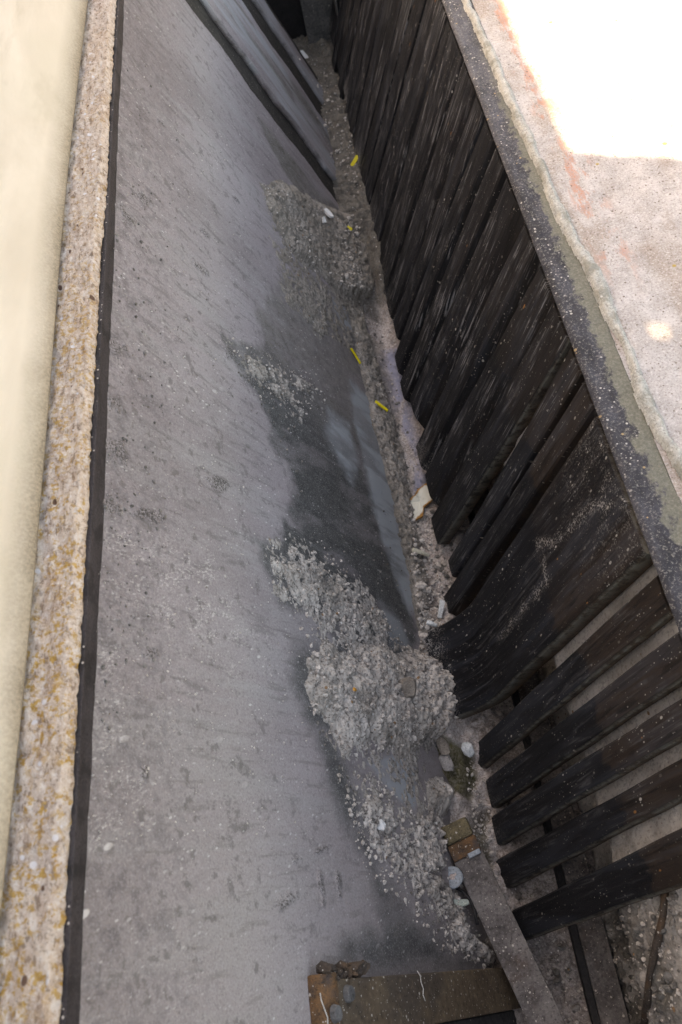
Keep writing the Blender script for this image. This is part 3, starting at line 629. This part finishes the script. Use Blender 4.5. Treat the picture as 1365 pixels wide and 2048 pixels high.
crumbs(120, [(1010, 1790), (1365, 1780), (1365, 2048), (1100, 2048)], .0015, .0045)
crumbs(110, [(815, 1005), (880, 1030), (912, 1200), (895, 1330), (840, 1310)], .003, .0085)
crumbs(60, [(690, 430), (720, 410), (724, 580), (680, 570)], .002, .009)
crumbs(90, [(560, 1080), (640, 1060), (840, 1330), (700, 1340)], .001, .004)
def grit(bm, dk_, br_, label):
    o = bm_obj('grit', bm, M_deb, None, (-.02, .4, -.57), smooth=False)
    for a_, v_ in (('dark', dk_), ('brown', br_)):
        at = o.data.attributes.new(a_, 'FLOAT', 'POINT'); at.data.foreach_set('value', np.full(len(o.data.vertices), v_, np.float32))
    tag(o, label, 'grit', None, 'stuff')
grit(bm, .0, .05, 'loose pale grit and crumbs strewn over the panel and trough floor')
bm = bmesh.new()
crumbs(240, [(225, 350), (330, 350), (330, 1300), (195, 1500)], .0008, .0030)
crumbs(120, [(250, 60), (480, 300), (540, 900), (300, 900)], .0007, .0022)
crumbs(90, [(440, 690), (640, 860), (600, 1000), (520, 860)], .0008, .0030)
crumbs(160, [(600, 1060), (850, 1000), (850, 1300), (650, 1280)], .0008, .0030)
crumbs(120, [(820, 1010), (900, 1030), (915, 1200), (890, 1320), (840, 1300)], .0015, .007)
crumbs(160, [(600, 1380), (680, 1560), (880, 1900), (960, 1930), (700, 1560)], .0008, .0034)
crumbs(140, [(700, 600), (760, 640), (850, 980), (820, 1000)], .0010, .0045)
crumbs(150, [(1010, 1790), (1365, 1780), (1365, 2048), (1100, 2048)], .002, .008)
grit(bm, .95, .1, 'dark crumbs scattered over the grey panel and among the pale debris')

# ------------------------------------------------------------------ right side: rail, mortar bead, ground
e = empty('top_rail', (.262, .8, -.02)); tag(e, 'dark dusty steel rail over the tops of the black bars, edged with grey mortar', 'rail')
us = np.arange(-.6, 2.75, .004); vs = np.arange(0, .0511, .0025); yy, xx = np.meshgrid(us, vs, indexing='ij')
h = (fbm(yy, xx, 60, 4, 401)-.5)*.004-sm(.006, 0, xx)*.004+(fbm(yy, xx*0, 3, 3, 402)-.5)*.004
o = sheet('flange', np.array([.2405, 0, .002]), EY, np.array([1., 0, 0]), np.array([0, 0, 1.]), us, vs, h, {}, M_rail)
md = o.modifiers.new('thick', 'SOLIDIFY'); md.thickness = .010; md.offset = -1
o.location -= e.location; o.parent = e
# mortar bead
vs = np.arange(-.030, .030, .0018); us = np.arange(-.6, 2.75, .0035); yy, xx = np.meshgrid(us, vs, indexing='ij')
cen = .282-.290+sm(1.5, .4, yy)*.020+(fbm(yy, xx*0, 9, 5, 411, .65)-.5)*.018; wid = .0030+.0075*fbm(yy, xx*0, 22, 4, 412, .65)
h = np.sqrt(np.clip(1-((xx-cen)/wid)**2, 0, 1))*.007+(fbm(yy, xx, 150, 4, 413)-.5)*.005-.002
o = sheet('mortar_bead', np.array([.290, 0, .005]), EY, np.array([1., 0, 0]), np.array([0, 0, 1.]), us, vs, h, {}, M_bead, keep=np.abs(xx-cen) < wid*1.05)
o.location -= e.location; o.parent = e
# the ground: one sheet with the trough left open, fine near the lens
us = np.arange(-.3, 2.4, .006); vs = np.arange(.2895, .80, .005); yy, xx = np.meshgrid(us, vs, indexing='ij')
h = (fbm(yy, xx, 9, 4, 421)-.5)*.010+(fbm(yy, xx, 70, 4, 422)-.5)*.003
rim = np.minimum.reduce([sm(.80, .70, xx), sm(2.394, 2.3, yy), sm(-.3, -.2, yy)]); h = h*rim
o = sheet('gritty_pavement', np.array([0, 0, .003]), EY, np.array([1., 0, 0]), np.array([0, 0, 1.]), us, vs, h, {}, M_ground)
tag(o, 'gritty pale concrete pavement right of the trough, sunlit at its far corner', 'pavement', None, 'structure')
bm = bmesh.new(); X = [-60, -.62, .292, 60]; Yc = [-60, -.62, 2.78, 60]
for i in range(3):
    for j in range(3):
        if i == 1 and j == 1: continue
        vq = [bm.verts.new((X[i+a], Yc[j+b], -.008)) for a, b in ((0, 0), (1, 0), (1, 1), (0, 1))]; bm.faces.new(vq)
bmesh.ops.remove_doubles(bm, verts=bm.verts, dist=1e-4)
o = bm_obj('ground', bm, M_ground); tag(o, 'pale gritty ground around the trough', 'ground', None, 'structure')
# pit walls and far end
e = empty('end_wall', (0, 2.66, -.6)); tag(e, 'black steel end wall in deep shade at the far end of the trough', 'wall')
bm = bmesh.new(); hexa(bm, [(-.6, 2.66, -.75), (.6, 2.66, -.75), (.6, 2.72, -.75), (-.6, 2.72, -.75), (-.6, 2.66, -.01), (.6, 2.66, -.01), (.6, 2.72, -.01), (-.6, 2.72, -.01)])
bm_obj('wall_plate', bm, M_black, e, e.location, bevel=.002)
bm = bmesh.new(); hexa(bm, [(-.030, 2.60, -.70), (.065, 2.60, -.70), (.065, 2.64, -.70), (-.030, 2.64, -.70), (-.022, 2.60, -.03), (.075, 2.60, -.03), (.075, 2.64, -.03), (-.022, 2.64, -.03)])
o = bm_obj('grey_post', bm, M_greyplate, None, (.02, 2.62, -.7), bevel=.002); tag(o, 'broad grey dusty post standing in the far end of the trough', 'post')
bm = bmesh.new(); hexa(bm, [(.068, 2.50, -.66), (.074, 2.50, -.66), (.074, 2.60, -.66), (.068, 2.60, -.66), (.080, 2.50, -.05), (.086, 2.50, -.05), (.086, 2.60, -.05), (.080, 2.60, -.05)])
o = bm_obj('thin_fin', bm, M_greyplate, None, (.07, 2.55, -.66), bevel=.001); tag(o, 'thin pale edged fin beside the grey post at the far end', 'fin')
bm = bmesh.new()
for (a, b) in (((.44, -.62), (.46, 2.66)), ((-.60, -.62), (-.58, 2.66))):
    hexa(bm, [(a[0], a[1], -.8), (b[0], a[1], -.8), (b[0], b[1], -.8), (a[0], b[1], -.8), (a[0], a[1], -.012), (b[0], a[1], -.012), (b[0], b[1], -.012), (a[0], b[1], -.012)])
hexa(bm, [(-.58, -.62, -.8), (.44, -.62, -.8), (.44, 2.66, -.8), (-.58, 2.66, -.8), (-.58, -.62, -.76), (.44, -.62, -.76), (.44, 2.66, -.76), (-.58, 2.66, -.76)])
o = bm_obj('pit_lining', bm, M_darkdust, None, (0, 1, -.8)); tag(o, 'dark pit lining under and around the trough', 'lining', None, 'structure')

# ------------------------------------------------------------------ loose things
def lay(name, bm_local, mat, u, v, label, cat, group=None, lift=0., roll=0., flat=1., bevel=0):
    """bm_local: thing built flat around its own base (z up); laid on the surface at that spot and turned by roll"""
    p, n = pick(u, v); n = (n*flat+Vector((0, 0, 1))*(1-flat)).normalized()
    if bevel: bmesh.ops.bevel(bm_local, geom=bm_local.edges[:], offset=bevel, segments=2, affect='EDGES')
    bmesh.ops.recalc_face_normals(bm_local, faces=bm_local.faces)
    me = bpy.data.meshes.new(name); bm_local.to_mesh(me); bm_local.free()
    o = link(name, me, mat); x = Vector((0, 1, 0)); x = (x-n*x.dot(n)).normalized(); yv = n.cross(x)
    m = Matrix((x, yv, n)).transposed().to_4x4(); o.matrix_world = Matrix.Translation(p+n*lift) @ m @ Matrix.Rotation(roll, 4, 'Z')
    return tag(o, label, cat, group)
def slab(l, w, h, taper=1., bend=0., nseg=6):
    bm = bmesh.new(); rings = []
    for k in range(nseg+1):
        q = k/nseg; x = (q-.5)*l; ww = w*(1+(taper-1)*q)/2; z = bend*math.sin(math.pi*q)
        rings.append([bm.verts.new(c) for c in ((x, -ww, z), (x, ww, z), (x, ww*.95, z+h), (x, -ww*.95, z+h))])
    for A, B in zip(rings, rings[1:]):
        for k in range(4): bm.faces.new((A[k], A[(k+1) % 4], B[(k+1) % 4], B[k]))
    bm.faces.new(rings[0][::-1]); bm.faces.new(rings[-1]); return bm
def flake(pts, h, curl=0.):
    bm = bmesh.new(); ctr = (sum(p[0] for p in pts)/len(pts), sum(p[1] for p in pts)/len(pts))
    B = [bm.verts.new((x, y, curl*random.uniform(0, 1))) for x, y in pts]; T = [bm.verts.new((x, y, b.co.z+h)) for (x, y), b in zip(pts, B)]
    cb = bm.verts.new((*ctr, 0)); ct = bm.verts.new((*ctr, h*1.3))
    n = len(pts)
    for k in range(n):
        j = (k+1) % n; bm.faces.new((B[k], B[j], T[j], T[k])); bm.faces.new((B[j], B[k], cb)); bm.faces.new((T[k], T[j], ct))
    return bm
G = 'yellow plastic offcuts lying in the trough'
def angle(u0, v0, u1, v1):                             # direction of a stroke on the surface, as a turn about its normal
    p, n = pick((u0+u1)/2, (v0+v1)/2); a = hit(u0, v0, np.array(p), np.array(n)); b = hit(u1, v1, np.array(p), np.array(n))
    x = Vector((0, 1, 0)); x = (x-n*x.dot(n)).normalized(); yv = n.cross(x); d = Vector(b-a); return math.atan2(d.dot(yv), d.dot(x)), d.length
for (u0, v0, u1, v1, w, lab) in ((716, 312, 703, 338, .011, 'bright yellow plastic strip with a dark nick, farthest of the yellow pieces in the trough'),
        (701, 698, 716, 731, .0055, 'thin yellow plastic strip near the mid panel, upper of the two slim ones'),
        (750, 804, 774, 825, .0065, 'slim yellow plastic strip at the edge of the violet stained dirt'),
        (694, 455, 704, 462, .008, 'small yellow chip on brown mud near the white shards')):
    a, l = angle(u0, v0, u1, v1); l = max(.008, min(l, .045))
    lay('plastic_strip', slab(l, w, .003, .9, .0004), M_yellow, (u0+u1)/2, (v0+v1)/2, lab, 'plastic strip', G, .0035, a, .8, .0006)
lay('orange_chip', slab(.011, .0045, .0025), M_orange, 704, 1380, 'small orange chip stuck in the big cement heap', 'chip', None, .003, angle(698, 1374, 710, 1386)[0], .9, .0005)
G = 'white shards in the trough'
for (u, v, pts, lab) in ((655, 431, [(-.014, -.005), (0, -.008), (.014, -.004), (.013, .005), (-.002, .007), (-.012, .004)], 'larger white shard on mud beside the far brown crust'),
        (645, 443, [(-.006, -.003), (.008, -.004), (.007, .003), (-.005, .004)], 'small white sliver lying just below the larger white shard'),
        (607, 114, [(-.016, -.009), (.012, -.012), (.022, .004), (.004, .012), (-.014, .008)], 'white shard farthest away, near the black end wall')):
    lay('white_shard', flake(pts, .005, .003), M_white, u, v, lab, 'shard', G, .002, .6, .6)
bm = bmesh.new(); rock(bm, (0, 0, .006), .0135, (1.25, .9, .75), .30, 1, Matrix.Identity(4)); lay('pale_stone', bm, M_paleblue, 934, 1497, 'angular pale bluish white stone at the tip of the fifth bar', 'stone', None, .004, .5, .4)
bm = bmesh.new(); rock(bm, (0, 0, .004), .0070, (1.1, .9, .8), .17, 2, Matrix.Identity(4)); lay('white_pebble', bm, M_white, 763, 1653, 'small white pebble on the lower cement crust', 'pebble', None, .003, 0, .6)
bm = bmesh.new(); rock(bm, (0, 0, .004), .013, (1.25, .8, .45), .17, 2, Matrix.Identity(4)); lay('flat_stone', bm, M_stone, 895, 1527, 'flat oval grey stone sitting in the olive moss', 'stone', None, .004, .3, .3)
bm = bmesh.new(); rock(bm, (0, 0, .004), .013, (1.4, .7, .5), .17, 2, Matrix.Identity(4)); lay('flat_stone', bm, M_bstone, 886, 1497, 'long brownish stone at the upper rim of the olive moss', 'stone', None, .004, .2, .3)
bm = bmesh.new(); rock(bm, (0, 0, .006), .017, (1.05, .95, .6), .17, 2, Matrix.Identity(4)); lay('round_stone', bm, M_bstone, 812, 1375, 'round brown stone set in the big cement heap', 'stone', None, .000, .2, .8)
# torn white flake with rusty rim
e_pts = [(a_*1.08, b_*1.4) for a_, b_ in [(-.044, -.010), (-.030, -.018), (-.012, -.012), (.010, -.018), (.030, -.013), (.046, -.004), (.040, .010), (.020, .014), (.004, .010), (-.014, .018), (-.034, .014), (-.046, .004)]]
mt = Mat('rust_rimmed_flake', .8, .2)
rim_ = mt.attr('rim'); c = mt.mix(mt.step(mt.math('ADD', rim_, mt.math('MULTIPLY', mt.math('SUBTRACT', mt.noise(mt.pos, 90, 5, .65), .5), .9)), .62, .88), (.60, .59, .52), (.33, .16, .05)); mt.bump(mt.noise(mt.pos, 160, 5, .7), .6, .003)
mt.out(mt.mix(mt.step(mt.noise(mt.pos, 50, 4), .55, .7, 0, .5), c, (.40, .38, .32)))
bm = flake(e_pts, .004, .010); bmesh.ops.subdivide_edges(bm, edges=bm.edges[:], cuts=2, use_grid_fill=True)
o = lay('torn_flake', bm, mt.m, 843, 1008, 'torn white flake with rust brown rim at the bar tips', 'flake', None, .006, angle(825, 1045, 858, 975)[0], .5)
at = o.data.attributes.new('rim', 'FLOAT', 'POINT'); ep = np.array(e_pts)
at.data.foreach_set('value', np.array([1-min(1, max(0, sdist(ep, np.array([v.co.x]), np.array([v.co.y]))[0])/.012) for v in o.data.vertices], np.float32))
lay('pale_splinter', slab(.040, .009, .005, .6, .003), mat_simple('cream_chip', (.46, .43, .34), (.58, .55, .45), 60), 838, 1106, 'cream splinter lying in dirt below the torn white flake', 'splinter', 'pale splinters', .004, angle(824, 1093, 852, 1118)[0], .5, .001)
lay('pale_splinter', slab(.036, .010, .007, .7, .002), M_paleblue, 879, 1222, 'bluish grey splinter just above the rust orange lump', 'splinter', 'pale splinters', .004, angle(880, 1210, 876, 1240)[0], .5, .001)
lay('pale_splinter', slab(.020, .009, .006, .6, .002), M_paleblue, 862, 1252, 'short bluish splinter touching the rust orange lump', 'splinter', 'pale splinters', .004, angle(852, 1245, 874, 1265)[0], .5, .001)
bm = bmesh.new(); rock(bm, (0, 0, .005), .011, (1.5, .8, .7), .2, 2, Matrix.Identity(4)); lay('rusty_lump', bm, mat_simple('bright_rust', (.30, .13, .04), (.46, .24, .10), 90, .9, .2, (.6, .55, .48), .2, 160), 882, 1281, 'rust orange lump in the dirt near the wide bar tip', 'lump', None, .004, angle(874, 1272, 888, 1296)[0], .5)

# rusty flat bar lying in the trough
a0 = on_z(905, 1645, -.462); a1 = on_z(1124, 2110, -.500); d = (a1-a0)/np.linalg.norm(a1-a0); s = np.cross(np.array([0, 0, 1.]), d); s /= np.linalg.norm(s); nn = np.cross(d, s)
ln = np.linalg.norm(a1-a0)
e = empty('rusty_flat_bar', Vector(a0)); tag(e, 'rust stained flat bar lying in the trough bottom below the bar tips', 'flat bar')
bm = bmesh.new(); W = .0225
prism(bm, [(-W, -.010), (W, -.010), (W, 0), (-W, 0)], a0+d*.05, a1, s, nn, d); bm_obj('bar_body', bm, M_barrust, e, e.location, bevel=.0012)
bm = bmesh.new(); prism(bm, [(-W*.98, -.012), (W*.98, -.012), (W*.98, .003), (-W*.98, .003)], a0+d*.027, a0+d*.050, s, nn, d); bm_obj('rust_band', bm, M_rustend, e, e.location, bevel=.002)
bm = bmesh.new(); prism(bm, [(-W*1.02, -.012), (W*1.02, -.012), (W*.9, .005), (-W*.9, .005)], a0, a0+d*.0265, s, nn, d); bm_obj('bar_end', bm, M_ochre, e, e.location, bevel=.003)
bm = bmesh.new(); prism(bm, [(W*.0, .0035), (W*.85, .0035), (W*.85, .006), (W*.0, .006)] if s[0] > 0 else [(-W*.85, .0035), (0, .0035), (0, .006), (-W*.85, .006)], a0+d*.047, a0+d*.054, s, nn, d); bm_obj('pale_clip', bm, M_washer, e, e.location, bevel=.001)

# grey washer
bm = bmesh.new(); segs = 32
prof = [(.0035, .0), (.0035, .0035), (.0065, .0045), (.0085, .003), (.0125, .0028), (.0150, .0022), (.0158, .0010), (.0158, -.0015), (.0035, -.0015)]
rings = [[bm.verts.new((r_*math.cos(2*math.pi*k/segs), r_*math.sin(2*math.pi*k/segs), z_)) for k in range(segs)] for r_, z_ in prof]
for A, B in zip(rings, rings[1:]+rings[:1]):
    for k in range(segs): bm.faces.new((A[k], A[(k+1) % segs], B[(k+1) % segs], B[k]))
q = on_z(905, 1755, -.462)
bmesh.ops.recalc_face_normals(bm, faces=bm.faces)
me = bpy.data.meshes.new('washer'); bm.to_mesh(me); bm.free()
for pf in me.polygons: pf.use_smooth = True
o = link('washer', me, M_washer, None, Vector(q)); o.rotation_euler = (R(-16), R(-4), 0); tag(o, 'round blue grey washer leaning on the rusty flat bar', 'washer')
bm = bmesh.new(); rock(bm, (0, 0, 0), .0052, (1.2, .9, .6), .25, 2, Matrix.Identity(4)); rock(bm, (.004, .003, .001), .003, (1, .8, .7), .3, 1)
c_ = bm_obj('crumb', bm, mat_simple('pinkish_crumb', (.34, .27, .25), (.46, .39, .36), 90), o, (0, 0, 0)); c_.location = (.001, -.001, .002)

# brown cleat across the foot of the left panel
yt, tl = on_plate(612, 1962); yb = -.018; tr = -.07
e = empty('brown_cleat', Vector(PL0+EY*0+PT*.2)); tag(e, 'brown steel cleat bolted across the foot of the left panel at the bottom edge', 'cleat')
bm = bmesh.new(); prism(bm, [(tr, .004), (tl-.0205, .004), (tl-.0205, .022), (tr, .022)], PL0+EY*yb, PL0+EY*.034, PT, PN, EY); bm_obj('cleat_body', bm, M_brown, e, e.location, bevel=.002)
bm = bmesh.new(); prism(bm, [(tr, .002), (tl-.02, .002), (tl-.02, .012), (tr, .012)], PL0+EY*-.16, PL0+EY*-.0185, PT, PN, EY); bm_obj('lower_plate', bm, M_darkdust, e, e.location, bevel=.002)
bm = bmesh.new(); pr = []
for k in range(9):
    a = math.pi/2*k/8; pr.append((tl-.018+.018*math.sin(a), .006+.018*math.cos(a)))
pr = [(tl-.020, .001), (tl-.020, .024)]+pr+[(tl, .001)]
prism(bm, pr, PL0+EY*-.16, PL0+EY*.040, PT, PN, EY); bm_obj('rounded_end', bm, M_rustend, e, e.location, bevel=.002)
bm = bmesh.new(); [rock(bm, PL0+PT*(tl-random.uniform(.006, .085))+EY*random.uniform(.034, .046)+PN*random.uniform(.003, .020), random.uniform(.003, .0085), (1.3, .8, .6), .35, 1) for _ in range(46)]
bm_obj('rust_scab', bm, M_scab, e, e.location)
for (u, v) in ((694, 1988), (668, 2028)):
    q = hit(u, v, PL0+PN*.022, PN); bm = bmesh.new(); g = bmesh.ops.create_cone(bm, cap_ends=True, segments=14, radius1=.0085, radius2=.0068, depth=.006)
    rot = Vector((0, 0, 1)).rotation_difference(Vector(PN)).to_matrix().to_4x4(); bmesh.ops.transform(bm, matrix=Matrix.Translation(Vector(q+PN*.0032)) @ rot, verts=bm.verts)
    bm_obj('bolt', bm, M_greyplate, e, e.location, bevel=.0008)
def thread(pix, lab, lift, r=.0006):
    pts = [hit(u, v, PL0+PN*lift, PN)+PN*random.uniform(0, .002) for u, v in pix]; bm = bmesh.new(); tube(bm, pts, r, 6)
    o = bm_obj('wire', bm, M_thread, None, pts[0], smooth=True); tag(o, lab, 'wire', 'bits of pale wire on the brown cleat')
thread([(834, 1942), (839, 1952), (841, 1965), (845, 1978), (845, 1990), (850, 2002)], 'thin pale wire lying across the top of the brown cleat', .0245)
thread([(640, 1986), (642, 2000), (648, 2018), (652, 2035), (656, 2060)], 'thin pale wire hanging over the rounded left end of the brown cleat', .0265)

# dark bent rod on the debris behind the bars, bottom right
pts = [pick(u, v)[0]+Vector(SN)*.004 for u, v in ((1336, 1770), (1330, 1830), (1318, 1890), (1305, 1950), (1296, 2010), (1288, 2080))]
bm = bmesh.new(); pts = [p_+Vector((random.uniform(-.003, .003), 0, random.uniform(-.001, .003))) for p_ in pts]; tube(bm, pts, [.0045, .0036, .0048, .0034, .0046, .004], 10); o = bm_obj('bent_rod', bm, M_scab, None, pts[0], smooth=True); tag(o, 'dark bent rod lying on pale debris below the lowest bar', 'rod')
# rust twig-like slivers
# dark wire by the washer
pts = [Vector(on_z(u, v, -.476)) for u, v in ((905, 1772), (925, 1782), (940, 1798), (950, 1822), (955, 1850))]
bm = bmesh.new(); tube(bm, pts, .0022, 8); o = bm_obj('wire', bm, M_black, None, pts[0], smooth=True); tag(o, 'short dark wire curling out from under the washer', 'wire')
lay('pale_splinter', slab(.026, .012, .005, .6, .002), mat_simple('greenish_chip', (.30, .36, .32), (.44, .48, .43), 60), 917, 1808, 'pale greenish chip lying below the washer', 'splinter', 'pale splinters', .004, angle(900, 1808, 934, 1810)[0], .5, .001)

# ------------------------------------------------------------------ light
EL = 40.; AZ = np.array([-.885, .465]); AZ /= np.linalg.norm(AZ)
sunv = Vector((AZ[0]*math.cos(R(EL)), AZ[1]*math.cos(R(EL)), math.sin(R(EL))))
ld_ = bpy.data.lights.new('Sun', 'SUN'); ld_.energy = 4.0; ld_.angle = R(.53); ld_.color = (1, .95, .86)
so = bpy.data.objects.new('Sun', ld_); COL.objects.link(so); so.rotation_euler = sunv.to_track_quat('Z', 'Y').to_euler(); so.location = (0, 0, 5)
# unseen wall added at left to shade the trough: low part far away, tall part alongside the lens
XW = -1.05; run = (.345-XW)/-AZ[0]; h1 = run*math.tan(R(EL)); ys_ = 1.049+run*AZ[1]; h2 = 3.2
hy = .67+((.356-XW)/-AZ[0])*AZ[1]; hz = ((.356-XW)/-AZ[0])*math.tan(R(EL))
bm = bmesh.new()
def bx(y0, y1, z0, z1): hexa(bm, [(XW-.012, y0, z0), (XW, y0, z0), (XW, y1, z0), (XW-.012, y1, z0), (XW-.012, y0, z1), (XW, y0, z1), (XW, y1, z1), (XW-.012, y1, z1)])
bx(-2.6, hy-.016, -.005, h2); bx(hy+.016, ys_, -.005, h2); bx(hy-.016, hy+.016, -.005, hz-.009); bx(hy-.016, hy+.016, hz+.009, h2)  # hole cut in the added wall to throw a small sun spot
bx(ys_, 8, -.005, h1)
o = bm_obj('wall', bm, mat_simple('shade_wall_grey', (.42, .42, .41), (.5, .5, .49), 6, .8), None, (XW, 0, 0)); tag(o, 'unseen grey wall with a stepped top, added left of the trough to shade it', 'wall', None, 'structure')

w = bpy.data.worlds.new('World'); sc.world = w; w.use_nodes = True
nt = w.node_tree; bg = nt.nodes['Background']; sky = nt.nodes.new('ShaderNodeTexSky'); sky.sky_type = 'NISHITA'; sky.sun_disc = False
sky.sun_elevation = R(EL); sky.sun_rotation = math.atan2(sunv.x, sunv.y); sky.dust_density = 3.0; sky.air_density = 1.0; sky.ozone_density = 1.0
nt.links.new(sky.outputs[0], bg.inputs[0]); bg.inputs[1].default_value = .12

cd = bpy.data.cameras.new('Camera'); cam = bpy.data.objects.new('Camera', cd); COL.objects.link(cam); sc.camera = cam
m = Matrix([list(r) for r in CAM]).to_4x4(); m.translation = Vector(EYE); cam.matrix_world = m
cd.sensor_fit = 'VERTICAL'; cd.sensor_height = 36; cd.sensor_width = 24; cd.lens = 28.125; cd.clip_start = .01; cd.clip_end = 300
cd.dof.use_dof = True; cd.dof.focus_distance = 1.10; cd.dof.aperture_fstop = 8.5

vs_ = sc.view_settings; vs_.view_transform = 'Standard'; vs_.look = 'None'; vs_.exposure = 2.82; vs_.use_white_balance = True; vs_.white_balance_temperature = 11000; vs_.white_balance_tint = 14; vs_.gamma = 1; vs_.use_curve_mapping = False
